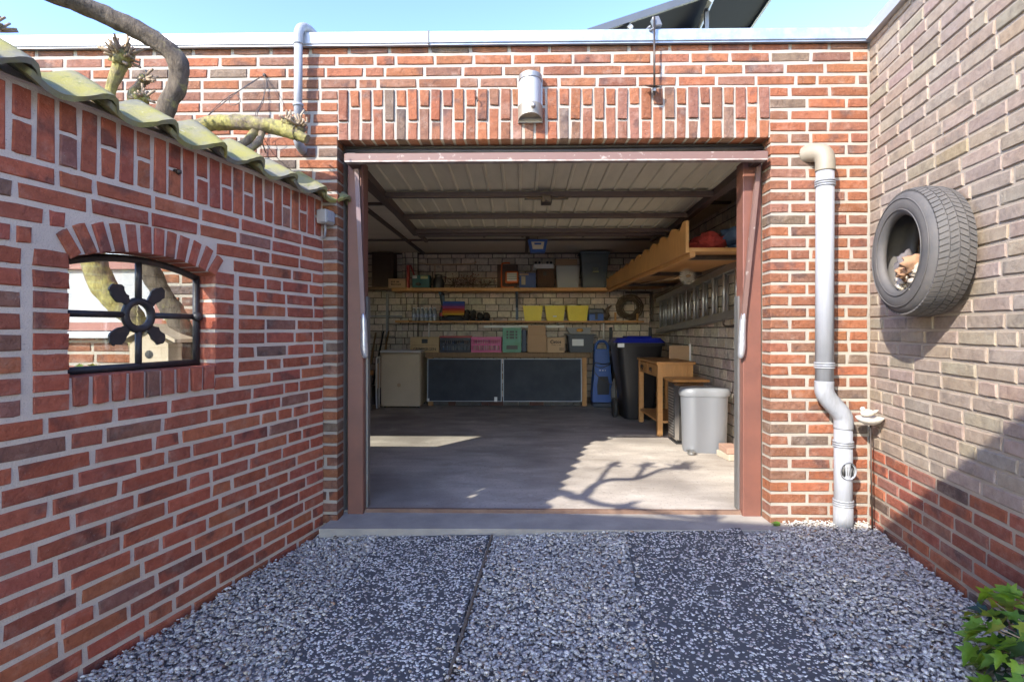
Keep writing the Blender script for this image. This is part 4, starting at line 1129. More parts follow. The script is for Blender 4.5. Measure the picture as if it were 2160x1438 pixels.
part('door_seal', MB().box((-1.832,4.1305,0.07),(-1.330,4.1345,0.74)), M['black'], t)
part('badge', MB().lathe((-1.60,4.0815,0.335),[(0.0,-0.003),(0.024,-0.002),(0.026,0.0)],16,axis='Y'), M['cardboard2'], t)
for x in (-1.80,-1.36):
    for y in (4.17,4.56): part('foot', MB().lathe((x,y,0.03),[(0.016,0),(0.016,0.03)],10), M['black'], t)
# --- folding chair frame leaning beside the freezer
t = thing('folded_chair', 'folded white tube chair leaning beside the cream freezer', 'chair', (-1.88,4.0,0.03))
part('tube_frame', MB().tube(spline([(-1.865,3.98,0.045),(-1.873,3.99,0.40),(-1.873,4.0,0.66),(-1.86,4.02,0.70),(-1.855,4.10,0.70)],5),0.011,8).tube([(-1.855,4.06,0.045),(-1.858,4.08,0.70)],0.011,8), M['white_plastic'], t)
part('seat', MB().box((-1.874,4.0,0.30),(-1.852,4.3,0.62)), M['cardboard2'], t)
# --- barrel with wooden lid, tools behind
t = thing('metal_drum', 'grey drum with a wooden lid at the left edge of the doorway', 'drum', (-2.07,3.95,0.03))
part('drum', MB().lathe((-2.07,3.95,0.03),[(0.15,0),(0.155,0.02),(0.15,0.04),(0.15,0.28),(0.155,0.29),(0.15,0.30),(0.15,0.45)],24), simple('drum_grey',(0.17,0.155,0.14),0.5,0.4), t)
part('lid', MB().lathe((-2.07,3.95,0.481),[(0.165,0),(0.165,0.05)],24), M['pine'], t)
g = random.Random(5)
M['tool_handle'] = wood('ash_handle',(0.36,0.23,0.11),(0.25,0.15,0.07),(3,3,30))
for k, lb in enumerate(('wooden handled garden fork leaning in the left corner','dark iron spade leaning in the left corner','wooden rake with a tall handle in the left corner','black handled hoe leaning behind the white chair')):
    x = -2.12+0.075*k; y = 4.55+0.03*k
    t = thing('garden_tool', lb, 'garden tool', (x,y,0.03), 'tools in the corner')
    part('handle', MB().tube([(x,y-0.12,0.30),(x+g.uniform(-0.06,0.1),y+0.18,0.94+0.1*g.random())],0.013,8), M['tool_handle'] if k%2==0 else M['black'], t)
    part('head', MB().box((-0.07,-0.006,0.0),(0.07,0.006,0.26), MX((x,y-0.14,0.031),0.3*k,R(-14))), M['dark_metal'], t)
# --- dark cabinet high on the left
t = thing('wall_cabinet', 'dark brown cabinet on the back wall, left of the shelves', 'cabinet', (-1.93,4.75,1.68))
part('carcass', MB().box((-2.10,4.60,1.66),(-1.80,4.842,2.14)), wood('dark_cabinet',(0.075,0.035,0.02),(0.05,0.022,0.013),(3,3,20)), t)
part('door', MB().box((-2.075,4.588,1.675),(-1.83,4.599,2.12)), wood('cabinet_door',(0.06,0.028,0.016),(0.04,0.018,0.01),(3,3,20)), t)
part('shelf', MB().box((-2.4,4.58,1.625),(-1.80,4.842,1.655)), M['old_wood'], t)
# --- wall conduit
single('wall_conduit', MB().tube(spline([(-1.48,4.835,2.02),(-1.25,4.832,2.00),(-0.72,4.832,2.01),(-0.66,4.83,2.05)],5),0.008,8).tube([(-1.25,4.834,2.0),(-1.25,4.834,1.85),(-1.17,4.834,1.80),(-0.45,4.834,1.80)],0.007,8), M['cardboard2'], 'thin cream cable conduit on the blocks above the shelf', 'conduit')
single('clamp_rail', MB().box((-2.3,4.80,1.245),(-1.73,4.842,1.262)).box((-1.95,4.79,0.95),(-1.925,4.842,1.58)), M['pvc'], 'pale rail fixed across the back wall at far left', 'rail')
# --- goods on the upper shelf (top at 1.632)
ZS = 1.633
def carton(name, x0, x1, y0, y1, z0, z1, mat, label, cat, flaps=True, group=None):
    t = thing(name, label, cat, ((x0+x1)/2,(y0+y1)/2,z0), group)
    part('carton', MB().box((x0,y0,z0),(x1,y1,z1), bev=0.002), mat, t)
    if flaps:
        part('flap', MB().box((x0+0.001,y0+0.001,z1+0.0005),(x1-0.001,(y0+y1)/2-0.002,z1+0.004)), mat, t)
        part('flap', MB().box((x0+0.001,(y0+y1)/2+0.002,z1+0.0005),(x1-0.001,y1-0.001,z1+0.004)), mat, t)
    return t
t = carton('cardboard_box',-1.84,-1.60,4.48,4.62,ZS,1.762,M['cardboard2'],'small printed cardboard box at the left end of the upper shelf','box')
print_marks(t, -1.80, -1.665, 4.4795, (1.708, 1.672), 0.026, 9, M['ink']); part('paper_label', MB().box((-1.645,4.4775,1.655),(-1.608,4.4797,1.745)), M['cardboard2'], t)
t = thing('folded_stool', 'red folding step standing upright on the upper shelf', 'folding step', (-1.56,4.6,ZS))
part('front_panel', MB().box((-1.595,4.52,ZS),(-1.555,4.56,1.955), bev=0.003), simple('red_paint',(0.42,0.035,0.025),0.45), t)
part('slanted_leg', MB().prism([(-1.554,4.53,1.955),(-1.535,4.53,1.955),(-1.535,4.56,1.955),(-1.554,4.56,1.955)],(0.10,0.12,-0.31)), simple('red_paint_dark',(0.36,0.03,0.022),0.45), t)
t = carton('product_box',-1.515,-1.275,4.52,4.66,ZS,1.815,simple('teal_card',(0.035,0.16,0.17),0.5,col2=(0.02,0.09,0.10),scale=8),'teal product box with a pale label next to the red folding step','box',False)
part('sticker', MB().box((-1.40,4.5165,1.765),(-1.30,4.5195,1.805)), simple('cream_sticker',(0.6,0.62,0.3),0.6), t); part('sticker', MB().box((-1.513,4.5165,1.77),(-1.45,4.5195,1.81)), M['label'], t)
part('picture', MB().blob((-1.43,4.515,1.69),0.03,2,2,0.2,2,(1.2,0.06,0.7)), M['black'], t)
t = thing('milk_churn', 'dark metal jug standing between the teal box and the dry branches', 'jug', (-1.165,4.62,ZS))
part('body', MB().lathe((-1.165,4.62,ZS),[(0.0,0),(0.075,0),(0.078,0.02),(0.078,0.11),(0.055,0.15),(0.05,0.175),(0.06,0.195),(0.055,0.195),(0.045,0.17)],22,caps=False), simple('pewter',(0.13,0.13,0.135),0.4,0.8,col2=(0.07,0.07,0.07),scale=14), t)
part('handle', MB().tube(spline([(-1.115,4.62,1.80),(-1.075,4.62,1.80),(-1.07,4.62,1.73),(-1.09,4.62,1.70)],5),0.006,8), M['dark_metal'], t)
t = thing('dry_branches', 'bundle of dry twigs with red berries lying on the upper shelf', 'twigs', (-0.7,4.6,ZS))
mb = MB(); mr = MB(); g = random.Random(31)
for k in range(75):
    x0 = g.uniform(-1.0,-0.45); a = g.gauss(0,0.9); l = g.uniform(0.1,0.26)
    p0 = Vector((x0,4.6+g.uniform(-0.07,0.07),ZS+0.012+g.random()*0.04)); hh = max(0.0,1-abs(x0+0.78)/0.4)
    p1 = p0+Vector((math.sin(a)*l,g.uniform(-0.06,0.06),abs(math.cos(a))*l*(0.25+0.7*hh)))
    mb.tube([p0,(p0+p1)/2+Vector((0,0,0.012)),p1],[0.003,0.0025,0.001],5)
    if g.random()<0.35: mr.blob(p1,0.009,k,1,0.1)
part('twig', mb, simple('dry_twig',(0.10,0.065,0.045),0.9), t); part('berry', mr, simple('berry_red',(0.24,0.03,0.02),0.6), t)
single('plywood_offcut', MB().box((-0.345,4.72,ZS),(-0.06,4.745,1.985), MX((0,0,0))), wood('brown_ply',(0.13,0.065,0.035),(0.09,0.045,0.025),(3,3,20)), 'brown board standing behind the orange work lamp', 'board')
t = thing('work_lamp', 'orange framed halogen work lamp on the upper shelf', 'lamp', (-0.16,4.58,ZS))
M['orange'] = simple('orange_plastic',(0.72,0.15,0.03),0.4,col2=(0.6,0.12,0.025))
part('stand', MB().tube(spline([(-0.10,4.52,ZS+0.01),(-0.25,4.52,ZS+0.01),(-0.275,4.53,ZS+0.06),(-0.275,4.56,1.94),(-0.25,4.58,1.985),(-0.16,4.58,1.985)],5),0.011,8), M['orange'], t)
part('housing', MB().box((-0.225,4.535,1.70),(-0.04,4.60,1.87), bev=0.015), M['orange'], t)
part('lens', MB().box((-0.20,4.528,1.735),(-0.065,4.534,1.845)), simple('lamp_lens',(0.55,0.55,0.5),0.2), t)
part('guard', MB().box((-0.205,4.522,1.76),(-0.06,4.527,1.766)).box((-0.205,4.522,1.79),(-0.06,4.527,1.796)).box((-0.205,4.522,1.82),(-0.06,4.527,1.826)), M['dark_metal'], t)
t = carton('product_box',-0.028,0.200,4.52,4.64,ZS,1.845,simple('blue_card',(0.03,0.085,0.30),0.5,col2=(0.02,0.05,0.2),scale=6),'blue product box with a picture beside the orange lamp','box',False)
part('picture', MB().box((0.0,4.5165,1.68),(0.055,4.5195,1.80)), simple('beige_print',(0.5,0.44,0.3),0.6), t); part('picture', MB().box((-0.026,4.5165,1.81),(0.10,4.5195,1.835)), M['cardboard2'], t)
t = thing('wicker_box', 'brown woven bird nesting box beneath a white tray', 'basket', (0.33,4.58,ZS))
def weave():
    m, n, b = nt('brown_wicker'); b.inputs['Roughness'].default_value = 0.7
    v = coords(n,'Object',(1,1,1)); w = n.nodes.new('ShaderNodeTexBrick'); w.inputs['Scale'].default_value = 30; w.inputs['Color1'].default_value=(0.15,0.075,0.035,1); w.inputs['Color2'].default_value=(0.085,0.045,0.025,1); w.inputs['Mortar'].default_value=(0.02,0.012,0.008,1)
    mp = n.nodes.new('ShaderNodeMapping'); mp.inputs['Rotation'].default_value=(R(90),0,0); n.links.new(v,mp.inputs[0]); n.links.new(mp.outputs[0],w.inputs[0]); n.links.new(w.outputs[0],b.inputs['Base Color']); bump(n,b,w.outputs[1],0.6,0.006); return m
M['weave'] = weave()
part('basket', MB().box((0.21,4.50,ZS),(0.455,4.68,1.90), bev=0.008), M['weave'], t)
part('hole', MB().box((0.30,4.4965,1.805),(0.345,4.4995,1.855)), M['black'], t)
t = thing('wheeled_tray', 'white tray with black castors upside down on the brown woven box', 'tray', (0.31,4.58,1.902))
part('tray', MB().box((0.17,4.50,1.902),(0.445,4.68,1.965), bev=0.004), M['white_plastic'], t)
for x in (0.20,0.25,0.36,0.41): part('castor', MB().lathe((x,4.53,1.985),[(0.0,-0.01),(0.018,-0.01),(0.018,0.01),(0.0,0.01)],12,axis='Y'), M['black'], t)
carton('cardboard_box',0.485,0.79,4.70,4.82,ZS,2.05,M['cardboard'],'cardboard box behind the clear plastic box','box')
t = thing('storage_box', 'clear plastic storage box on the upper shelf', 'storage box', (0.64,4.58,ZS))
part('tub', tub(MB(),0.478,0.800,4.47,4.69,ZS,1.93,0.022), clear_mat('clear_plastic',(0.42,0.43,0.42),0.55), t)
g = random.Random(3); mb = MB()
for k in range(8): mb.blob((0.55+g.random()*0.18,4.58,ZS+0.05+g.random()*0.13),0.045,k,2,0.3)
part('contents', mb, simple('bagged_goods',(0.36,0.33,0.26),0.35,col2=(0.2,0.24,0.14),scale=14), t)
t = thing('storage_box', 'tall smoky plastic storage box at the right end of the upper shelf', 'storage box', (1.0,4.6,ZS))
part('tub', tub(MB(),0.815,1.195,4.46,4.74,ZS,2.10,0.035,0.006,0.02), clear_mat('smoky_plastic',(0.10,0.12,0.13),0.72), t)
part('lid', MB().box((0.80,4.445,2.110),(1.21,4.755,2.130), bev=0.004), clear_mat('lid_plastic',(0.24,0.27,0.28),0.8), t)
part('sticker', MB().box((0.98,4.478,1.85),(1.06,4.4815,1.915)), simple('yellow_sticker',(0.6,0.5,0.12),0.6), t)
part('contents', MB().box((0.87,4.52,ZS+0.01),(1.14,4.68,1.98)), simple('dark_contents',(0.06,0.065,0.07),0.8), t)
# --- goods on the lower shelf (top at 1.183)
ZL = 1.183
for k in range(12):
    x = -1.535+0.058*(k%6)+0.02; y = 4.62+0.07*(k//6)
    t = thing('water_bottle', ('%s clear water bottle from the left in the %s row of the pack' % (('first','second','third','fourth','fifth','sixth')[k%6], ('front','back')[k//6])), 'bottle', (x,y,ZL), 'pack of water bottles')
    part('bottle', MB().lathe((x,y,ZL),[(0.0,0),(0.026,0),(0.027,0.01),(0.025,0.06),(0.027,0.10),(0.026,0.13),(0.012,0.165),(0.012,0.175)],12), clear_mat('bottle_clear',(0.5,0.53,0.55),0.45,0.1) if k==0 else bpy.data.materials['bottle_clear'], t)
    part('cap', MB().lathe((x,y,ZL+0.1755),[(0.014,0),(0.014,0.014)],10), M['label'], t)
    part('wrapper', MB().lathe((x,y,ZL+0.05),[(0.0275,0),(0.0275,0.045)],12,caps=False), simple('blue_wrapper',(0.08,0.13,0.3),0.4,col2=(0.5,0.52,0.56),scale=40,amount=1.0) if k==0 else bpy.data.materials['blue_wrapper'], t)
t = thing('cola_bottle', 'dark cola bottle with a red label beside the water pack', 'bottle', (-1.125,4.64,ZL))
part('bottle', MB().lathe((-1.125,4.64,ZL),[(0.0,0),(0.028,0),(0.03,0.012),(0.027,0.07),(0.03,0.11),(0.014,0.17),(0.012,0.195)],14), M['black'], t)
part('wrapper', MB().lathe((-1.125,4.64,ZL+0.065),[(0.0305,0),(0.0305,0.05)],14,caps=False), simple('red_wrapper',(0.45,0.03,0.025),0.4), t)
part('cap', MB().lathe((-1.125,4.64,ZL+0.196),[(0.014,0),(0.014,0.014)],10), bpy.data.materials['red_wrapper'], t)
single('folded_bag', MB().blob((-0.95,4.66,ZL+0.0),1.0,5,3,0.12,2,(0.185,0.09,0.085)), simple('black_bag',(0.03,0.032,0.036),0.6,col2=(0.05,0.055,0.065),scale=10), 'flat dark bag under the rainbow cushion', 'bag')
for i,v in enumerate(bpy.data.objects['folded_bag'].data.vertices): v.co.z = max(v.co.z, ZL)
t = thing('seat_cushion', 'folded rainbow striped cushion standing on the lower shelf', 'cushion', (-0.96,4.62,ZL+0.07))
for k,c in enumerate([(0.55,0.33,0.03),(0.55,0.16,0.03),(0.45,0.05,0.05),(0.30,0.06,0.20),(0.09,0.07,0.32),(0.03,0.09,0.38)]):
    part('stripe', MB().box((-1.11,4.60+0.012*k,1.262+0.033*k),(-0.802,4.68+0.012*k,1.294+0.033*k), bev=0.006), simple('cushion_stripe',c,0.8,scale=10), t)
for k in range(4):
    x = -0.775+0.095*k
    t = thing('work_shoe', ('dark work shoe at the left of the row on the lower shelf','second dark work shoe from the rainbow cushion','third dark work shoe from the rainbow cushion','dark work shoe at the right of the row on the lower shelf')[k], 'shoe', (x,4.66,ZL), 'row of dark shoes')
    part('upper', MB().blob((x,4.66,ZL+0.065),1.0,40+k,3,0.14,1.8,(0.046,0.085,0.055)).blob((x+0.004,4.70,ZL+(0.12 if k<2 else 0.075)),1.0,50+k,2,0.12,1.8,(0.042,0.05,0.04)), simple('shoe_leather',(0.035,0.03,0.027),0.65,col2=(0.06,0.05,0.04),scale=18) if k==0 else bpy.data.materials['shoe_leather'], t)
    part('sole', MB().box((x-0.044,4.575,ZL),(x+0.044,4.745,ZL+0.018), bev=0.008), M['rubber'], t)
for k,(x0,x1) in enumerate(((0.022,0.300),(0.328,0.612),(0.634,0.935))):
    t = thing('yellow_bin', ('leftmost yellow open bin on the lower shelf','middle yellow open bin on the lower shelf','rightmost yellow open bin, beside the blue tool box')[k], 'storage bin', ((x0+x1)/2,4.68,ZL), 'yellow bins')
    part('tub', tub(MB(),x0,x1,4.575,4.80,ZL,1.385,0.026,0.005,0.008), M['yellow'], t)
    if k == 1: part('sticker', MB().box((0.44,4.582,1.235),(0.49,4.5855,1.255)), M['label'], t)
    mb = MB(); mb.blob(((x0+x1)/2+0.03,4.69,1.355),1.0,60+k,2,0.3,2,(0.09,0.07,0.05)); part('contents', mb, M['soil'], t)
t = thing('tool_box', 'blue tool box with a grey lid on the lower shelf', 'tool box', (1.04,4.68,ZL))
M['blue'] = simple('blue_plastic',(0.03,0.10,0.36),0.4,col2=(0.02,0.07,0.27),scale=8)
part('body', MB().box((0.94,4.58,ZL),(1.145,4.76,1.278), bev=0.006), M['blue'], t)
part('lid', MB().box((0.935,4.575,1.280),(1.15,4.765,1.352), bev=0.015), simple('grey_lid',(0.11,0.115,0.125),0.5), t)
part('latch', MB().box((1.025,4.570,1.20),(1.06,4.5795,1.30)), M['black'], t)
t = thing('wicker_wreath', 'large dark woven wreath leaning at the right end of the lower shelf', 'wreath', (1.5,4.72,ZL))
g = random.Random(77); M['vine_dry'] = simple('dry_vine',(0.105,0.07,0.045),0.9,col2=(0.20,0.15,0.10),scale=20)
mb = MB()
for k in range(34):
    r = 0.10+0.085*g.random(); ph = g.random()*6.28; y = 4.70+g.uniform(-0.06,0.06); cx = 1.53+g.uniform(-0.01,0.01)
    mb.tube([(cx+r*math.cos(ph+2*math.pi*q/18)*1.05, y+0.02*math.sin(3*q+k), max(ZL+0.01,1.375+r*math.sin(ph+2*math.pi*q/18))) for q in range(17)],[0.0045]*17,5)
part('vine_coil', mb, M['vine_dry'], t)
single('drift_root', MB().tube(spline([(1.18,4.66,ZL+0.02),(1.22,4.67,1.26),(1.20,4.68,1.33),(1.27,4.68,1.40)],5),[0.02,0.024,0.022,0.02,0.022,0.026,0.024,0.02,0.02,0.02,0.024,0.02,0.018,0.014,0.01,0.006],8,wob=0.25,rg=g).tube(spline([(1.21,4.67,1.27),(1.16,4.66,1.33),(1.14,4.65,1.36)],5),0.008,6,wob=0.2,rg=g), M['vine_dry'], 'twisted dark root next to the wreath', 'root')
for k,x in enumerate((1.295,1.60)): single('wooden_peg', MB().box((x,4.585,ZL),(x+0.028,4.61,ZL+(0.10 if k else 0.115)), bev=0.003), M['pine_v'], ('upright wooden peg at the left foot of the wreath','upright wooden peg at the right foot of the wreath')[k], 'peg', 'pegs holding the wreath')
# strips and clamps below the lower shelf
t = thing('curtain_rail', 'white slotted rail hung under the lower shelf', 'rail', (0,4.66,1.1))
part('rail', MB().box((-0.53,4.645,1.085),(0.60,4.665,1.118)), M['white_plastic'], t)
part('hook', MB().box((-0.44,4.65,1.119),(-0.42,4.66,1.157)).box((0.50,4.65,1.119),(0.52,4.66,1.157)), M['galv'], t)
# --- goods on the bench (top at 0.748)
ZB = 0.749
def crate(x0,x1,y0,y1,z0,z1,mat,t,nx=10,rows=2,post=0.02):
    """slatted plastic crate: rails, posts and upright bars"""
    h = z1-z0
    for y in (y0,y1-0.012):
        part('side', MB().box((x0,y,z0),(x1,y+0.012,z0+h*0.16)).box((x0,y,z0+h*0.45),(x1,y+0.012,z0+h*0.56)).box((x0,y,z1-h*0.18),(x1,y+0.012,z1)), mat, t)
        mb = MB()
        for k in range(nx+1):
            x = x0+(x1-x0-0.010)*k/nx; w = post if k in (0,nx) else 0.010
            xx = min(x,x1-w)
            mb.box((xx,y+0.0005,z0+h*0.16),(xx+w,y+0.0115,z0+h*0.45)); mb.box((xx,y+0.0005,z0+h*0.56),(xx+w,y+0.0115,z1-h*0.18))
        part('bars', mb, mat, t)
    part('end', MB().box((x0,y0+0.0125,z0),(x0+0.010,y1-0.0125,z1)), mat, t); part('end', MB().box((x1-0.010,y0+0.0125,z0),(x1,y1-0.0125,z1)), mat, t)
    part('base', MB().box((x0+0.0105,y0+0.0125,z0),(x1-0.0105,y1-0.0125,z0+0.008)), mat, t)
t = thing('wooden_crate', 'pale wooden beer crate with dark lettering at the left end of the bench', 'crate', (-1.32,4.5,ZB))
M['crate_wood'] = wood('crate_wood',(0.58,0.42,0.22),(0.48,0.33,0.165),(25,3,3),0.6)
mb = MB(); mb.box((-1.512,4.38,ZB),(-1.125,4.395,0.845)).box((-1.512,4.38,0.848),(-1.36,4.395,0.958)).box((-1.275,4.38,0.848),(-1.125,4.395,0.958)).box((-1.3595,4.381,0.93),(-1.2755,4.394,0.957)).box((-1.3595,4.381,0.848),(-1.2755,4.394,0.873))
part('front', mb, M['crate_wood'], t)
part('side', MB().box((-1.512,4.396,ZB),(-1.497,4.66,0.958)), M['crate_wood'], t); part('side', MB().box((-1.14,4.396,ZB),(-1.125,4.66,0.958)), M['crate_wood'], t)
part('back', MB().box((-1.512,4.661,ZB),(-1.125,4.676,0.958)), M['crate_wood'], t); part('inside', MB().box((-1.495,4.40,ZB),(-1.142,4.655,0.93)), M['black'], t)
text_mesh('GRIMBERGEN', 0.052, M['ink'], t, (-1.318,4.3792,0.792), FRONT, bold=0.0012, sx=1.0)
t = thing('folding_crate', 'dark blue folding crate with a red rim on the bench', 'crate', (-0.9,4.5,ZB))
crate(-1.110,-0.697,4.39,4.66,ZB,0.948,simple('navy_plastic',(0.018,0.022,0.045),0.45),t,15)
part('rim', MB().box((-1.115,4.384,0.949),(-0.692,4.402,0.972)).box((-1.115,4.648,0.949),(-0.692,4.666,0.972)), simple('red_rim',(0.38,0.03,0.035),0.45), t)
g = random.Random(9); mb = MB()
for k in range(9): mb.box((-1.08+0.042*k,4.42+0.02*(k%3),ZB+0.012),(-1.05+0.042*k,4.62,ZB+0.09+0.07*g.random()))
part('contents', mb, simple('mixed_goods',(0.05,0.12,0.25),0.6,col2=(0.35,0.33,0.3),scale=18,amount=1.0), t)
t = thing('folding_crate', 'pink folding crate holding jars on the bench', 'crate', (-0.48,4.5,ZB))
crate(-0.684,-0.272,4.385,4.66,ZB,0.958,simple('pink_plastic',(0.62,0.10,0.27),0.45,col2=(0.52,0.08,0.22)),t,17)
mb = MB()
for k in range(5): mb.lathe((-0.635+0.075*k,4.46,ZB+0.01),[(0.03,0),(0.033,0.02),(0.033,0.08),(0.024,0.1)],12)
part('jar', mb, simple('jar_tint',(0.55,0.36,0.26),0.3,col2=(0.5,0.5,0.45),scale=10,amount=1), t)
t = thing('bottle_crate', 'green bottle crate standing on its end on the bench', 'crate', (-0.13,4.5,ZB))
gm = simple('green_plastic',(0.06,0.24,0.13),0.45,col2=(0.10,0.33,0.24),scale=7,amount=0.9)
mb = MB(); X0,X1,Z0,Z1 = -0.255,0.0,ZB,1.085
xs = [X0,-0.21,-0.175,-0.15,-0.105,-0.08,-0.045,X1]
mb.box((X0,4.40,Z0),(X1,4.42,0.79)).box((X0,4.40,0.79),(-0.205,4.42,0.845)).box((-0.05,4.40,0.79),(X1,4.42,0.845)).box((X0,4.40,0.845),(X1,4.42,0.935))
for r in range(3):
    z = 0.935+0.04*r
    for a,b in ((X0,-0.205),(-0.178,-0.162),(-0.098,-0.082),(-0.055,X1)): mb.box((a,4.4002,z),(b,4.4198,z+0.028))
    mb.box((X0,4.40,z+0.028),(X1,4.42,z+0.040))
mb.box((X0,4.40,1.055),(X1,4.42,Z1))
part('front', mb, gm, t); part('body', MB().box((X0,4.421,Z0),(X0+0.012,4.68,Z1)).box((X1-0.012,4.421,Z0),(X1,4.68,Z1)).box((X0+0.0125,4.421,Z1-0.012),(X1-0.0125,4.68,Z1)), gm, t)
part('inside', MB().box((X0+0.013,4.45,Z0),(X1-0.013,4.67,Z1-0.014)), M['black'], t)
single('blue_case', MB().box((0.005,4.50,ZB),(0.07,4.72,1.06), bev=0.006), simple('dark_blue_case',(0.035,0.055,0.11),0.5), 'narrow dark blue case behind the tall cardboard box', 'case')
t = carton('cardboard_box',0.082,0.345,4.41,4.62,ZB,0.985,M['cardboard'],'tall cardboard box with its flap folded up on the bench','box',False)
part('raised_flap', MB().box((0.09,4.415,0.986),(0.33,4.42,1.118), MX((0,0,0))), M['cardboard'], t)
t = carton('cardboard_box',0.350,0.590,4.39,4.58,ZB,0.948,M['cardboard2'],'small cardboard box with a round black logo on the bench','box')
text_mesh('etos', 0.062, M['ink'], t, (0.487,4.3892,0.893), FRONT, bold=0.0016)
mb = MB(); rr = [(0.418+0.021*math.cos(R(40+k*17)),4.3885,0.893+0.021*math.sin(R(40+k*17))) for k in range(17)]
mb.tube(rr,[0.006]*17,6); part('logo', mb, M['ink'], t)
print_marks(t, 0.41, 0.54, 4.3892, (0.846,), 0.010, 12, M['ink'])
mb = MB(); g = random.Random(1)
for k in range(11): mb.box((0.515+0.0055*k,4.3885,0.775),(0.515+0.0055*k+g.uniform(0.001,0.0035),4.3895,0.815))
part('barcode', mb, M['ink'], t)
t = thing('storage_tote', 'dark grey storage tote with a white label on the bench', 'storage box', (0.81,4.5,ZB))
gt = simple('grey_tote',(0.055,0.065,0.085),0.45,col2=(0.04,0.048,0.065))
part('tub', tub(MB(),0.640,0.985,4.40,4.70,ZB,0.972,0.02,0.006,0.008), gt, t)
part('lid', MB().box((0.60,4.385,0.983),(1.02,4.715,0.997), bev=0.003), gt, t)
part('label_card', MB().box((0.69,4.402,0.84),(0.845,4.4065,0.93), MX((0,0,0))), M['label'], t)
t = thing('carrier_bag', 'folded grey bag with an orange print on the grey tote', 'bag', (0.79,4.5,0.998))
part('bag', MB().prism([(0.62,4.46,1.088),(0.965,4.46,1.088),(0.93,4.46,1.0),(0.70,4.46,0.999),(0.655,4.46,1.02)],(0,0.14,0)), simple('grey_bag',(0.27,0.27,0.27),0.6,col2=(0.2,0.2,0.2)), t)
part('print', MB().blob((0.80,4.456,1.05),1.0,3,2,0.3,2,(0.045,0.003,0.022)), simple('orange_print',(0.6,0.28,0.04),0.6), t)
# --- blue carpet cleaner
t = thing('floor_cleaner', 'blue upright floor cleaner standing beside the bench', 'floor cleaner', (1.08,4.35,0.03))
def slab_prof(x, prof, depth, y):                           # prof: (half width, z)
    P = [(x-w,y,z) for w,z in prof]+[(x+w,y,z) for w,z in reversed(prof)]
    return MB().prism(P,(0,depth,0))
part('body', slab_prof(1.075,[(0.132,0.10),(0.128,0.30),(0.112,0.48),(0.104,0.60)],0.2,4.22), M['blue'], t)
part('base', MB().box((0.94,4.19,0.031),(1.21,4.46,0.10), bev=0.02), simple('dark_blue_grey',(0.05,0.06,0.085),0.5), t)
part('upper_tank', slab_prof(1.075,[(0.102,0.602),(0.098,0.72),(0.085,0.80)],0.16,4.25), M['blue'], t)
hp = spline([(0.992,4.30,0.78),(0.998,4.30,0.85),(1.03,4.30,0.895),(1.075,4.30,0.905),(1.12,4.30,0.895),(1.152,4.30,0.85),(1.158,4.30,0.78)],5)
part('handle', MB().tube(hp,0.019,10), M['blue'], t)
part('window', slab_prof(1.082,[(0.075,0.20),(0.082,0.32),(0.062,0.44)],0.01,4.209), simple('dark_tank',(0.03,0.035,0.05),0.25), t)
part('cable', MB().tube(spline([(0.975,4.22,0.58),(1.05,4.205,0.555),(1.15,4.21,0.59),(1.17,4.22,0.62),(1.08,4.205,0.60),(0.98,4.22,0.62),(0.97,4.215,0.50),(1.06,4.205,0.40),(1.2,4.22,0.33)],5),0.006,6), M['black'], t)
print_marks(t, 1.03, 1.12, 4.2195, (0.515,), 0.014, 7, M['label'])
# --- grey sack and trolley wheel
single('grey_sack', MB().blob((1.20,3.95,0.24),1.0,8,3,0.16,1.8,(0.055,0.1,0.2)), simple('grey_sack',(0.30,0.29,0.28),0.8,scale=8), 'slumped grey sack between the cleaner and the black bin', 'sack')
single('coat_bundle', MB().blob((1.27,4.35,0.58),1.0,28,3,0.2,1.8,(0.07,0.1,0.26)), M['black'], 'black bundle hanging behind the blue cleaner', 'coat')
# --- wheelie bin
t = thing('wheelie_bin', 'black wheelie bin with a bright blue lid', 'wheelie bin', (1.33,3.45,0.03))
bx = lambda f: (1.16-0.065*f+0.06*(1-f)*0, 1.50+0.085*f)
P0 = [(1.175,3.20,0.045),(1.50,3.20,0.045),(1.50,3.60,0.045),(1.175,3.60,0.045)]
P1_ = [(1.085,3.14,0.875),(1.60,3.14,0.875),(1.60,3.72,0.875),(1.085,3.72,0.875)]
def rounded(P, r=0.07, n=4):
    out = []
    c = [(P[0][0]+r,P[0][1]+r,180),(P[1][0]-r,P[1][1]+r,270),(P[2][0]-r,P[2][1]-r,0),(P[3][0]+r,P[3][1]-r,90)]
    for x,y,a in c:
        for k in range(n+1):
            q = R(a+90*k/n); out.append((x+r*math.cos(q),y+r*math.sin(q),P[0][2]))
    return out
r0, r1 = rounded(P0), rounded(P1_); nr = len(r0)
mb = MB(); mb.add(r0+r1,[(k,(k+1)%nr,nr+(k+1)%nr,nr+k) for k in range(nr)],True); mb.add(r0,[tuple(range(nr))[::-1]]); mb.add(r1,[tuple(range(nr))])
M['bin_black'] = simple('bin_black',(0.014,0.014,0.016),0.28,col2=(0.022,0.021,0.022),scale=5)
part('body', mb, M['bin_black'], t)
mb = MB(); q0 = rounded([(1.06,3.115,0.876),(1.625,3.115,0.876),(1.625,3.745,0.876),(1.06,3.745,0.876)]); mb.prism(q0,(0,0,0.035)); part('rim', mb, M['bin_black'], t)
mb = MB(); q0 = rounded([(1.055,3.11,0.912),(1.63,3.11,0.912),(1.63,3.75,0.912),(1.055,3.75,0.912)],0.08); q1 = rounded([(1.10,3.17,0.965),(1.585,3.17,0.965),(1.585,3.69,0.965),(1.10,3.69,0.965)],0.08)
n_ = len(q0); mb.add(q0+q1,[(k,(k+1)%n_,n_+(k+1)%n_,n_+k) for k in range(n_)],True); mb.add(q1,[tuple(range(n_))]); mb.add(q0,[tuple(range(n_))[::-1]])
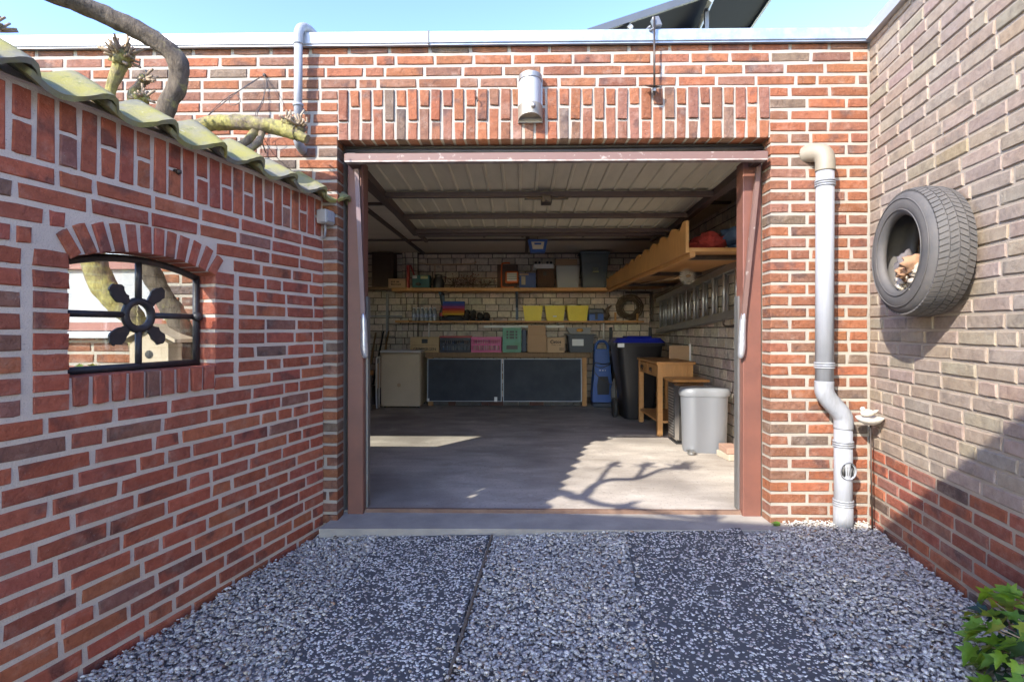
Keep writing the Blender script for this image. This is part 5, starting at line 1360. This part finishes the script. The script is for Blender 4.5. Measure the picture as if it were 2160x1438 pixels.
mb.box((1.20,3.2,0.966),(1.48,3.5,0.985),bev=0.008)
part('lid', mb, simple('lid_blue',(0.02,0.035,0.42),0.25), t)
for x in (1.09,1.575): part('handle', MB().box((x,3.74,0.80),(x+0.035,3.79,1.09), bev=0.006), M['bin_black'], t)
for x in (1.13,1.53): part('wheel', MB().lathe((x,3.66,0.13),[(0.0,-0.02),(0.06,-0.02),(0.098,-0.018),(0.10,0.0),(0.098,0.018),(0.06,0.02),(0.0,0.02)],20,axis='X'), M['rubber'], t)
part('torn_sticker', MB().box((1.075,3.108,0.862),(1.15,3.1135,0.905)), M['label'], t)
t = thing('hand_trolley', 'small black trolley wheel standing left of the wheelie bin', 'trolley', (1.12,3.4,0.03))
part('wheel', MB().lathe((1.095,3.42,0.145),[(0.0,-0.02),(0.07,-0.022),(0.112,-0.018),(0.115,0.0),(0.112,0.018),(0.07,0.022),(0.0,0.02)],22,axis='X'), M['rubber'], t)
part('frame', MB().tube([(1.125,3.42,0.145),(1.13,3.62,0.62)],0.012,8), M['dark_metal'], t)
# --- backing board behind the table
t = thing('white_board', 'white edged brown board leaning on the right wall behind the table', 'board', (1.70,2.9,0.03))
part('board', MB().box((1.60,2.93,0.20),(1.815,2.95,0.885)), M['cardboard'], t)
part('edge', MB().box((1.8155,2.925,0.20),(1.835,2.955,0.905)), M['label'], t)
# --- side table with drawers
t = thing('side_table', 'varnished pine side table with two small drawers', 'table', (1.48,2.72,0.03))
X0,X1,Y0,Y1 = 1.315,1.655,2.29,3.15
part('top', MB().box((X0-0.015,Y0-0.015,0.725),(X1+0.02,Y1+0.015,0.748), bev=0.003), M['pine_y'], t)
for x in (X0,X1-0.05):
    for y in (Y0,Y1-0.05): part('leg', MB().box((x,y,0.03),(x+0.05,y+0.05,0.724), bev=0.002), M['pine_v'], t)
part('apron', MB().box((X0+0.0505,Y0+0.006,0.60),(X1-0.0505,Y0+0.026,0.724)), M['pine'], t); part('apron', MB().box((X0+0.0505,Y1-0.026,0.60),(X1-0.0505,Y1-0.006,0.724)), M['pine'], t)
part('apron', MB().box((X1-0.03,Y0+0.0505,0.60),(X1-0.01,Y1-0.0505,0.724)), M['pine_y'], t)
for y0,y1 in ((Y0+0.055,Y0+0.42),(Y0+0.44,Y1-0.055)):
    d = part('drawer', MB().box((X0+0.002,y0,0.612),(X0+0.02,y1,0.715), bev=0.003), M['pine_y'], t)
    part('knob', MB().lathe((X0-0.012,(y0+y1)/2,0.665),[(0.006,0.014),(0.012,0.004),(0.018,-0.006),(0.012,-0.014),(0.0,-0.016)],12,axis='X').prism([(X0-0.004,(y0+y1)/2-0.016,0.66),(X0-0.004,(y0+y1)/2+0.016,0.66),(X0-0.004,(y0+y1)/2,0.628)],(-0.006,0,0)), M['dark_metal'], d)
part('front_rail', MB().box((X0+0.004,Y0+0.0505,0.600),(X0+0.022,Y1-0.0505,0.611)), M['pine_y'], t)
part('low_shelf', MB().box((X0+0.01,Y0+0.01,0.158),(X1-0.01,Y1-0.01,0.178)), M['pine_y'], t)
part('back_panel', MB().box((X1-0.028,Y0+0.06,0.25),(X1-0.014,Y1-0.06,0.598)), M['cardboard2'], t)
# --- steel bin with perforated side
t = thing('steel_bin', 'square steel laundry bin with a wooden lid and perforated side', 'bin', (1.52,2.05,0.03))
part('body', MB().box((1.385,1.93,0.04),(1.665,2.20,0.585), bev=0.03), simple('polished_steel',(0.52,0.50,0.47),0.22,0.95,col2=(0.42,0.40,0.37)), t)
part('base', MB().box((1.392,1.937,0.030),(1.658,2.193,0.040)), M['black'], t)
part('lid', MB().box((1.355,1.915,0.590),(1.685,2.215,0.612), bev=0.004), wood('orange_lid',(0.50,0.24,0.075),(0.40,0.18,0.055),(30,3,3),0.3), t)
part('side_panel', MB().box((1.3805,1.975,0.08),(1.3845,2.16,0.57)), M['black'], t)
mb = MB()
for r in range(17):
    for c in range(5): mb.box((1.3785,1.985+0.034*c,0.10+0.026*r),(1.3803,2.007+0.034*c,0.112+0.026*r))
part('perforation', mb, M['steel'], t)
# --- grey pedal bin, twin-lobed
t = thing('pedal_bin', 'silver grey twin-lobed pedal bin standing in the sun by the right wall', 'bin', (1.53,1.66,0.03))
def lobes(s, z, n=28, k=1.0):
    out = []
    for (cx,cy,r,a0,a1) in ((1.635,1.67,0.118,-118,118),(1.455,1.675,0.105,70,290)):
        for i in range(n//2+1):
            a = R(a0+(a1-a0)*i/(n//2)); out.append((1.545+(cx-1.545)*s+r*s*math.cos(a), 1.67+(cy-1.67)*s+r*s*math.sin(a), z))
    return out
def loft(rings):
    mb = MB(); n = len(rings[0]); V = [p for r in rings for p in r]; F = []
    for i in range(len(rings)-1):
        for k in range(n): F.append((i*n+k,i*n+(k+1)%n,(i+1)*n+(k+1)%n,(i+1)*n+k))
    mb.add(V,F,True); mb.add(rings[0],[tuple(range(n))[::-1]]); mb.add(rings[-1],[tuple(range(n))]); return mb
M['bin_silver'] = simple('silver_plastic',(0.20,0.21,0.23),0.4,0.3,col2=(0.22,0.23,0.25),scale=4)
part('body', loft([lobes(0.86,0.031),lobes(0.90,0.06),lobes(0.97,0.50)]), M['bin_silver'], t)
part('lid', loft([lobes(1.02,0.501),lobes(1.05,0.515),lobes(1.05,0.545),lobes(0.98,0.566),lobes(0.6,0.576)]), simple('bin_lid_grey',(0.20,0.21,0.225),0.4), t)
part('pedal', MB().box((1.375,1.50,0.045),(1.435,1.60,0.062), bev=0.008).lathe((1.40,1.53,0.034),[(0.03,0),(0.034,0.008),(0.03,0.018)],14), M['galv'], t)
# --- two loose bricks by the wall
for k,(z,c,lb) in enumerate(((0.031,(0.42,0.36,0.28),'pale loose brick lying on the floor by the right jamb'),(0.082,(0.36,0.22,0.16),'reddish loose brick stacked on the pale one by the right jamb'))):
    single('loose_brick', MB().box((-0.055,-0.1,0),(0.055,0.1,0.049), MX((1.665+0.005*k,1.42,z),R(8-10*k)),0.004), simple('loose_brick_%s'%('pale','red')[k],c,0.9,scale=18,bmp=0.4), lb, 'brick', 'loose bricks')
# --- blue lamp box under the ceiling
t = thing('hanging_box', 'blue framed box with a cream label hung under the ceiling', 'hanging box', (0.19,3.3,1.95))
part('case', MB().prism([(0.075,3.3,2.10),(0.305,3.3,2.10),(0.275,3.3,1.955),(0.105,3.3,1.955)],(0,0.12,0)), M['blue'], t)
part('label_card', MB().prism([(0.115,3.2985,2.075),(0.265,3.2985,2.075),(0.25,3.2985,1.99),(0.13,3.2985,1.99)],(0,0.001,0)), simple('cream_label',(0.70,0.62,0.45),0.6), t)
part('print', MB().box((0.15,3.2965,2.04),(0.23,3.298,2.062)), M['blue'], t); part('wire', MB().tube([(0.19,3.36,2.10),(0.19,3.36,CEIL)],0.004,6), M['dark_metal'], t)

# ================================================================== PLANTS, GARDEN BEHIND THE WALL, ADDED ROOF BEHIND THE CAMERA
def bark_mat(name, moss, k=1.0):
    m, n, b = nt(name); b.inputs['Roughness'].default_value = 0.9
    v = coords(n,'Object'); st = coords(n,'Object',(1,1,0.35))
    c = mixc(n, ramp(n, noise(n,st,38,6,0.7,0.6),0.35,0.66), (0.27*k,0.215*k,0.155*k), (0.085*k,0.064*k,0.048*k))
    f = ramp(n, noise(n,v,8,5,0.65), 0.62-moss*0.34, 0.74-moss*0.30)
    c = mixc(n, f, c, mixc(n, ramp(n,noise(n,v,45,4),0.35,0.65), (0.40,0.36,0.11), (0.21,0.19,0.07)))
    n.links.new(c, b.inputs['Base Color']); bump(n,b,noise(n,st,60,6,0.75,0.8),0.9,0.012)
    return m
M['bark_dark'] = bark_mat('vine_bark',0.12, 0.62); M['bark_moss'] = bark_mat('mossy_bark',0.62); M['bark_mid'] = bark_mat('half_mossy_bark',0.4)
g = random.Random(15)
def limb(mb, pts, rads, n=12, wob=0.06, k=6):
    q = spline([tuple(p)+(r,) for p,r in zip(pts,rads)], k*2)
    mb.tube([p[:3] for p in q],[p[3] for p in q],n+8,wob=wob*0.35,rg=g,lump=0.22)
def knuckle(mb, sp, c, r, n=26, up=(0,0,1), ln=(0.03,0.075)):
    """pollard head: lumpy knob with a brush of short cut shoots"""
    mb.blob(c, r, g.random()*50, 3, 0.3, 2.4, (1,1,1.05))
    for k in range(4): mb.blob(Vector(c)+Vector((g.uniform(-1,1),g.uniform(-1,1),g.uniform(-0.2,1)))*r*0.75, r*g.uniform(0.35,0.6), g.random()*50, 2, 0.25)
    for k in range(n):
        d = (Vector(up)*0.55+Vector((g.gauss(0,0.6),g.gauss(0,0.6),g.gauss(0,0.45)))).normalized()
        a = Vector(c)+d*r*0.75; l = g.uniform(*ln); e = a+d*l+Vector((g.gauss(0,1),g.gauss(0,1),g.gauss(0,1)))*l*0.18
        sp.tube([a,(a+e)/2+Vector((g.gauss(0,1),g.gauss(0,1),0))*l*0.1,e],[0.0068,0.006,0.0048],5)
M['shoot'] = simple('cut_shoot',(0.30,0.22,0.15),0.9,col2=(0.40,0.33,0.22),scale=40)
# --- arching trunk
t = thing('arching_vine', 'thick bare vine stem arching over the tile coping out of the picture', 'vine', (-1.62,-0.35,-0.1))
mb = MB()
limb(mb, [(-1.50,-0.42,-0.08),(-1.52,-0.50,0.5),(-1.51,-0.55,1.02),(-1.60,-0.56,1.22),(-1.66,-0.58,1.40),(-1.66,-0.58,1.72),(-1.567,-0.60,1.99),(-1.503,-0.60,2.125),(-1.492,-0.62,2.225),(-1.58,-0.66,2.305),(-1.74,-0.74,2.365),(-1.88,-0.86,2.395),(-2.03,-1.10,2.42),(-2.12,-1.45,2.44),(-2.10,-1.85,2.42),(-1.98,-2.08,2.36)],
     [0.052,0.047,0.044,0.040,0.039,0.038,0.037,0.036,0.038,0.037,0.037,0.037,0.037,0.037,0.036,0.034], 14, 0.05)
part('stem', mb, M['bark_dark'], t)
# branches above the left of the picture whose shadows fall on the garage floor
mb = MB(); sp = MB(); H0 = 2.28
limb(mb, [(-1.98,-2.08,2.34),(-1.909,-2.098,H0),(-1.814,-2.186,H0),(-1.724,-2.27,H0),(-1.603,-1.998,H0),(-1.47,-1.87,H0),(-1.29,-1.841,H0),(-1.064,-1.60,H0),(-0.96,-1.55,H0)],[0.036,0.034,0.034,0.034,0.028,0.026,0.022,0.02,0.016],10,0.1)
limb(mb, [(-1.582,-1.97,H0),(-1.50,-1.72,H0),(-1.428,-1.529,H0)],[0.018,0.016,0.014],8,0.1)
limb(mb, [(-1.30,-1.835,H0),(-1.23,-1.68,H0),(-1.175,-1.524,H0)],[0.018,0.016,0.014],8,0.1)
knuckle(mb, sp, (-0.93,-1.54,H0+0.01),0.04,34,(0.8,0.5,0.4),(0.05,0.13)); knuckle(mb, sp, (-1.40,-1.47,H0),0.028,22,(0.5,0.6,0.5),(0.03,0.08)); knuckle(mb, sp, (-1.16,-1.49,H0),0.028,22,(0.3,0.7,0.5),(0.03,0.08))
limb(mb, [(-1.724,-2.27,H0),(-1.62,-2.38,2.27),(-1.53,-2.43,H0)],[0.026,0.022,0.02],8,0.1); knuckle(mb, sp, (-1.50,-2.44,H0),0.04,26,(0.5,0,0.6),(0.03,0.08))
limb(mb, [(-1.53,-2.43,H0),(-1.3,-2.56,2.29),(-1.09,-2.61,H0)],[0.02,0.016,0.013],8,0.1); knuckle(mb, sp, (-1.064,-2.61,H0),0.026,18,(0.4,0,0.7),(0.03,0.08))
part('branch', mb, M['bark_mid'], t); part('shoots', sp, M['shoot'], t)['kind'] = 'stuff'
# --- pollarded espalier tree with mossy knuckles
t = thing('pollarded_tree', 'mossy pollarded tree with knobbly cut heads behind the tile coping', 'tree', (-1.75,-0.5,-0.1))
mb = MB(); sp = MB()
limb(mb, [(-1.62,-0.52,-0.08),(-1.66,-0.53,0.6),(-1.72,-0.54,1.06),(-1.82,-0.55,1.19),(-1.90,-0.55,1.33),(-1.93,-0.56,1.55),(-1.85,-0.58,1.80),(-1.805,-0.60,2.0),(-1.80,-0.60,2.10),(-1.775,-0.60,2.165),(-1.757,-0.60,2.215)],[0.056,0.05,0.046,0.048,0.049,0.040,0.028,0.023,0.021,0.023,0.03],12,0.07)
limb(mb, [(-1.86,-0.58,1.78),(-1.74,-0.60,1.93),(-1.69,-0.60,2.03),(-1.70,-0.60,2.085),(-1.66,-0.60,2.14)],[0.03,0.026,0.022,0.02,0.018],9,0.1)
limb(mb, [(-1.90,-0.55,1.60),(-2.1,-0.75,1.9),(-2.17,-0.80,2.15),(-2.16,-0.80,2.24)],[0.03,0.026,0.024,0.026],9,0.1)
knuckle(mb, sp, (-1.752,-0.60,2.245),0.040,60,(0.25,-0.1,1),(0.025,0.06)); knuckle(mb, sp, (-1.655,-0.60,2.15),0.02,12,(0.8,0,0.5),(0.02,0.05)); knuckle(mb, sp, (-1.655,-0.61,2.06),0.028,12,(0.3,0,1),(0.015,0.04))
knuckle(mb, sp, (-2.16,-0.80,2.265),0.045,40,(0.2,0,1),(0.03,0.08))
# horizontal limb reaching to the right along the wall
limb(mb, [(-1.86,-0.56,1.70),(-1.74,-0.42,1.86),(-1.66,-0.30,2.02),(-1.571,-0.26,2.085),(-1.426,-0.25,2.098),(-1.282,-0.25,2.082),(-1.163,-0.25,2.052),(-1.072,-0.25,2.012)],[0.04,0.038,0.036,0.037,0.037,0.036,0.034,0.024],12,0.08)
limb(mb, [(-1.33,-0.25,2.06),(-1.37,-0.26,2.0),(-1.43,-0.27,1.955)],[0.02,0.02,0.022],8,0.15); limb(mb, [(-1.30,-0.25,2.05),(-1.31,-0.26,2.0),(-1.36,-0.27,1.95)],[0.016,0.016,0.02],8,0.15)
knuckle(mb, sp, (-1.17,-0.25,2.09),0.03,16,(-0.2,0,1),(0.03,0.06)); knuckle(mb, sp, (-1.105,-0.25,2.07),0.022,16,(0.6,0,0.8),(0.03,0.07))
part('trunk', mb, M['bark_moss'], t); part('shoots', sp, M['shoot'], t)['kind'] = 'stuff'
part('tie_wire', MB().tube([(-1.125+0.036*math.cos(k*0.7)*0.15,-0.25+0.036*math.cos(k*0.7),2.038+0.036*math.sin(k*0.7)) for k in range(19)],0.0022,5), M['dark_metal'], t)
# wires that hold it up
M['wire'] = simple('rusty_wire',(0.10,0.085,0.075),0.6,0.5)
mb = MB()
for k in range(3):
    j = lambda: g.uniform(-0.012,0.012)
    mb.tube(spline([(-1.404,-0.012,2.447),(-1.45+j(),-0.09,2.36),(-1.53+j(),-0.18,2.23+j()),(-1.585+j(),-0.25,2.12)],4),0.0016,5)
    mb.tube(spline([(-1.404,-0.012,2.447),(-1.37+j(),-0.06,2.38),(-1.35+j(),-0.14,2.25+j()),(-1.33+j(),-0.24,2.12),(-1.315+j(),-0.2,1.96)],4),0.0016,5)
mb.tube(spline([(-1.34,-0.22,2.10),(-1.30,-0.12,1.98),(-1.16,-0.06,1.86),(-1.03,-0.02,1.80)],5),0.0016,5)
mb.tube(spline([(-1.52,-0.19,2.24),(-1.47,-0.19,2.27),(-1.44,-0.19,2.23),(-1.49,-0.19,2.21),(-1.50,-0.19,2.26)],5),0.0018,5)
mb.blob((-1.404,-0.008,2.45),0.01,2,1,0.1)
single('tie_wires', mb, M['wire'], 'tangle of tie wires from a wall hook to the mossy limb', 'wire')
single('bent_nail', MB().tube(spline([(-0.245,0.0,2.312),(-0.243,-0.03,2.315),(-0.235,-0.035,2.30),(-0.238,-0.03,2.285)],4),0.003,6), M['dark_metal'], 'small bent hook among the upright bricks left of the lamp', 'hook')
single('wall_bolt', MB().tube([LF.p(-0.94,1.662,0.0),LF.p(-0.94,1.655,0.02)],0.006,8).blob(LF.p(-0.94,1.655,0.02),0.012,3,1,0.2), M['dark_metal'], 'rusty bolt stub on the garden wall below the tiles', 'bolt')
# --- nesting box seen through the arched window
t = thing('bird_house', 'weathered beige bird house behind the arched iron window', 'bird house', (-1.57,-0.65,0.0))
M['pale_wood'] = simple('weathered_pale_wood',(0.50,0.42,0.31),0.85,col2=(0.36,0.27,0.18),scale=12,bmp=0.4)
part('body', MB().prism([(-1.655,-0.68,0.87),(-1.49,-0.68,0.87),(-1.49,-0.68,1.00),(-1.572,-0.68,1.062),(-1.655,-0.68,1.00)],(0,0.13,0)), M['pale_wood'], t)
part('roof', MB().prism([(-1.69,-0.70,1.005),(-1.572,-0.70,1.068),(-1.45,-0.70,1.005),(-1.45,-0.70,1.02),(-1.572,-0.70,1.085),(-1.69,-0.70,1.02)],(0,0.17,0)), M['pale_wood'], t)
part('post', MB().box((-1.60,-0.64,-0.09),(-1.55,-0.59,0.869)), M['batten_grey'], t)
part('entrance', MB().lathe((-1.572,-0.6805,0.955),[(0.0,-0.001),(0.018,0.0)],14,axis='Y'), M['black'], t)
# --- foliage helper
def leaf_ivy(c, s, az, tilt, roll):
    """lobed ivy leaf, slightly folded"""
    P = [(0,-0.08),(0.16,-0.22),(0.42,-0.12),(0.30,0.06),(0.56,0.26),(0.24,0.34),(0.20,0.50),(0,0.92),(-0.20,0.50),(-0.24,0.34),(-0.56,0.26),(-0.30,0.06),(-0.42,-0.12),(-0.16,-0.22)]
    m = Matrix.Translation(c) @ Matrix.Rotation(az,4,'Z') @ Matrix.Rotation(tilt,4,'X') @ Matrix.Rotation(roll,4,'Y')
    V = [m @ Vector((x*s, y*s, (abs(x)*0.28 - 0.16*(y-0.3)**2)*s)) for x,y in P] + [m @ Vector((0,0.2*s,-0.02*s))]
    F = [(i,(i+1)%14,14) for i in range(14)]
    return V, F
def leaf_mat(name, tr=0.35):
    m, n, b = nt(name); b.inputs['Roughness'].default_value = 0.42
    at = n.nodes.new('ShaderNodeAttribute'); at.attribute_name = 'Col'
    v = coords(n,'Object'); c = mixc(n, ramp(n,noise(n,v,70,4),0.35,0.7), at.outputs['Color'], mixc(n,1.0,at.outputs['Color'],(0.72,0.8,0.6),'MULTIPLY'))
    n.links.new(c,b.inputs['Base Color'])
    tl = n.nodes.new('ShaderNodeBsdfTranslucent'); n.links.new(c, tl.inputs[0])
    mx = n.nodes.new('ShaderNodeMixShader'); mx.inputs[0].default_value = tr
    out = [x for x in n.nodes if x.type=='OUTPUT_MATERIAL'][0]
    n.links.new(b.outputs[0],mx.inputs[1]); n.links.new(tl.outputs[0],mx.inputs[2]); n.links.new(mx.outputs[0],out.inputs[0]); return m
M['leaf'] = leaf_mat('ivy_leaf')
def leaf_object(name, leaves, parent):
    V=[];F=[];C=[]
    for (v,f,c) in leaves:
        b=len(V); V+=[tuple(p) for p in v]; F+=[tuple(i+b for i in x) for x in f]; C+=[c]*len(v)
    me=bpy.data.meshes.new(name); me.from_pydata(V,[],F); me.polygons.foreach_set('use_smooth',[True]*len(F))
    at=me.attributes.new('Col','FLOAT_COLOR','POINT'); at.data.foreach_set('color',np.array([(*c,1) for c in C],dtype=np.float32).ravel())
    return link(name, me, M['leaf'], parent)
# --- ivy bush in the lower right corner
t = thing('ivy_bush', 'bright yellow green ivy bush at the foot of the beige wall', 'bush', (1.53,-1.42,-0.05))
g = random.Random(23); leaves = []; stems = MB()
IC = Vector((1.53,-1.42,0.10))
for k in range(330):
    d = Vector((g.gauss(0,1),g.gauss(0,1),g.gauss(0.25,0.8))).normalized(); r = g.uniform(0.5,1.0)**0.6
    p = IC+Vector((d.x*0.215*r,d.y*0.30*r,d.z*0.205*r))
    if p.z < -0.01 or p.x > 1.868+p.y*math.tan(RA)-0.02: continue
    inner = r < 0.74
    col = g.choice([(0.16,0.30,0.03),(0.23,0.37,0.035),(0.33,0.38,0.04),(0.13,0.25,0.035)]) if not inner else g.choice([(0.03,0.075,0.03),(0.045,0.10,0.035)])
    if g.random()<0.08: col=(0.03,0.07,0.055)
    az = math.atan2(d.y,d.x)-math.pi/2+g.gauss(0,0.5)
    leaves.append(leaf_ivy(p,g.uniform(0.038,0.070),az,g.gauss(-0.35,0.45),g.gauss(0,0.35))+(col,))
    if k%3==0: stems.tube([IC+Vector((g.gauss(0,0.05),g.gauss(0,0.05),-0.13)),(IC+p)/2+Vector((0,0,0.02)),p],[0.004,0.003,0.0018],5)
leaf_object('foliage', leaves, t); part('stem', stems, M['shoot'], t)
# --- garden plants seen through the arched window
t = thing('garden_shrub', 'small yellow green shrub behind the arched window', 'shrub', (-2.25,-0.12,-0.1))
leaves = []; stems = MB(); g = random.Random(41)
for k in range(170):
    x = -2.28+g.gauss(0,0.11); y = -0.16+g.gauss(0,0.05); z = 0.35+g.random()*0.58*(1-abs(x+2.28)*2.2)
    leaves.append(leaf_ivy((x,y,z),g.uniform(0.02,0.045),g.random()*6.28,g.gauss(0.2,0.6),g.gauss(0,0.5))+(g.choice([(0.22,0.30,0.03),(0.14,0.22,0.03),(0.3,0.33,0.05)]),))
for k in range(12): stems.tube([(-2.28+g.gauss(0,0.03),-0.16,-0.09),(-2.28+g.gauss(0,0.1),-0.16+g.gauss(0,0.03),0.6+0.3*g.random())],[0.005,0.002],5)
leaf_object('foliage', leaves, t); part('stem', stems, M['shoot'], t)
# --- weeds and dead leaves at the wall feet
for k,(x,y,lb) in enumerate(((1.355,-0.02,'tiny green weed at the foot of the right door pier'),(1.80,-0.30,'tuft of dry grass in the gravel corner by the downpipe'))):
    t = thing('weed', lb, 'weed', (x,y,0.0)); leaves = []
    for q in range(14 if k==0 else 26):
        a = g.random()*6.28; l = g.uniform(0.012,0.026) if k==0 else g.uniform(0.03,0.07)
        if k==0: leaves.append(leaf_ivy((x+math.cos(a)*0.015,y-0.012+math.sin(a)*0.012,0.018+g.random()*0.012),l,a,0.3,0)+((0.16,0.32,0.05),))
        else:
            p = Vector((x-0.05+g.gauss(0,0.025),y+0.1+g.gauss(0,0.02),0.012)); d = Vector((math.cos(a)*l,math.sin(a)*l,g.random()*l*0.5)); s = Vector((-d.y,d.x,0)).normalized()*0.0015
            leaves.append(([p-s,p+s,p+d],[(0,1,2)],(0.22,0.14,0.07)))
    leaf_object('blades', leaves, t)
leaves = []; g = random.Random(57)
for k in range(70):
    y = g.uniform(-1.6,-0.05); side = g.random()
    x = (-1.081+y*math.tan(LA)+abs(g.gauss(0,0.25))+0.03) if side<0.35 else (1.868+y*math.tan(RA)-abs(g.gauss(0,0.35))-0.03)
    leaves.append(leaf_ivy((x,y,gz(x)+0.012),g.uniform(0.008,0.02),g.random()*6.28,g.gauss(0,0.3),g.gauss(0,0.3))+(g.choice([(0.16,0.08,0.04),(0.24,0.13,0.07),(0.08,0.05,0.035)]),))
o = leaf_object('leaf_litter', leaves, None); o['kind'] = 'stuff'; o['label'] = 'scattered dead leaves on the gravel'

# --- added unseen shrub behind the garden wall: blocks low sun at the arched window
t = thing('sun_block_shrub', 'added unseen evergreen shrub blocking the sun behind the garden wall', 'shrub', (-2.25,-2.15,-0.1))
leaves = []; g = random.Random(61); stems = MB()
for k in range(2800):
    d = Vector((g.gauss(0,1),g.gauss(0,1),g.gauss(0,1))).normalized(); r = g.random()**0.33
    p = Vector((-2.22+d.x*0.40*r,-2.12+d.y*0.50*r,1.12+d.z*1.1*r))
    leaves.append(leaf_ivy(p,g.uniform(0.05,0.09),g.random()*6.28,g.gauss(0,0.7),g.gauss(0,0.6))+(g.choice([(0.04,0.09,0.03),(0.06,0.12,0.035),(0.03,0.07,0.025)]),))
for k in range(10): stems.tube([(-2.28+g.gauss(0,0.05),-2.15+g.gauss(0,0.05),-0.09),(-2.28+g.gauss(0,0.2),-2.15+g.gauss(0,0.2),1.6)],[0.015,0.004],6)
leaf_object('foliage', leaves, t); part('stem', stems, M['shoot'], t)
# --- added unseen flat roof behind the camera: its front edge shades the yard
cp = MX((-0.85,-3.67,0.0),R(-9))
t = thing('shade_roof', 'added unseen flat roof on slim posts, shading the yard', 'shade_roof', (-2.6,-5.0,-0.1))
part('roof_slab', MB().box((-5.0,-4.4,2.90),(1.5,-0.02,3.02), cp), M['white_trim'], t)
part('roof_edge', MB().box((-5.02,-0.019,2.895),(1.52,0.004,3.03), cp), M['white_trim'], t)
for x in (-4.8,1.3):
    for y in (-4.2,-0.2): part('post', MB().box((x-0.05,y-0.05,-0.1),(x+0.05,y+0.05,2.899), cp), M['white_trim'], t)
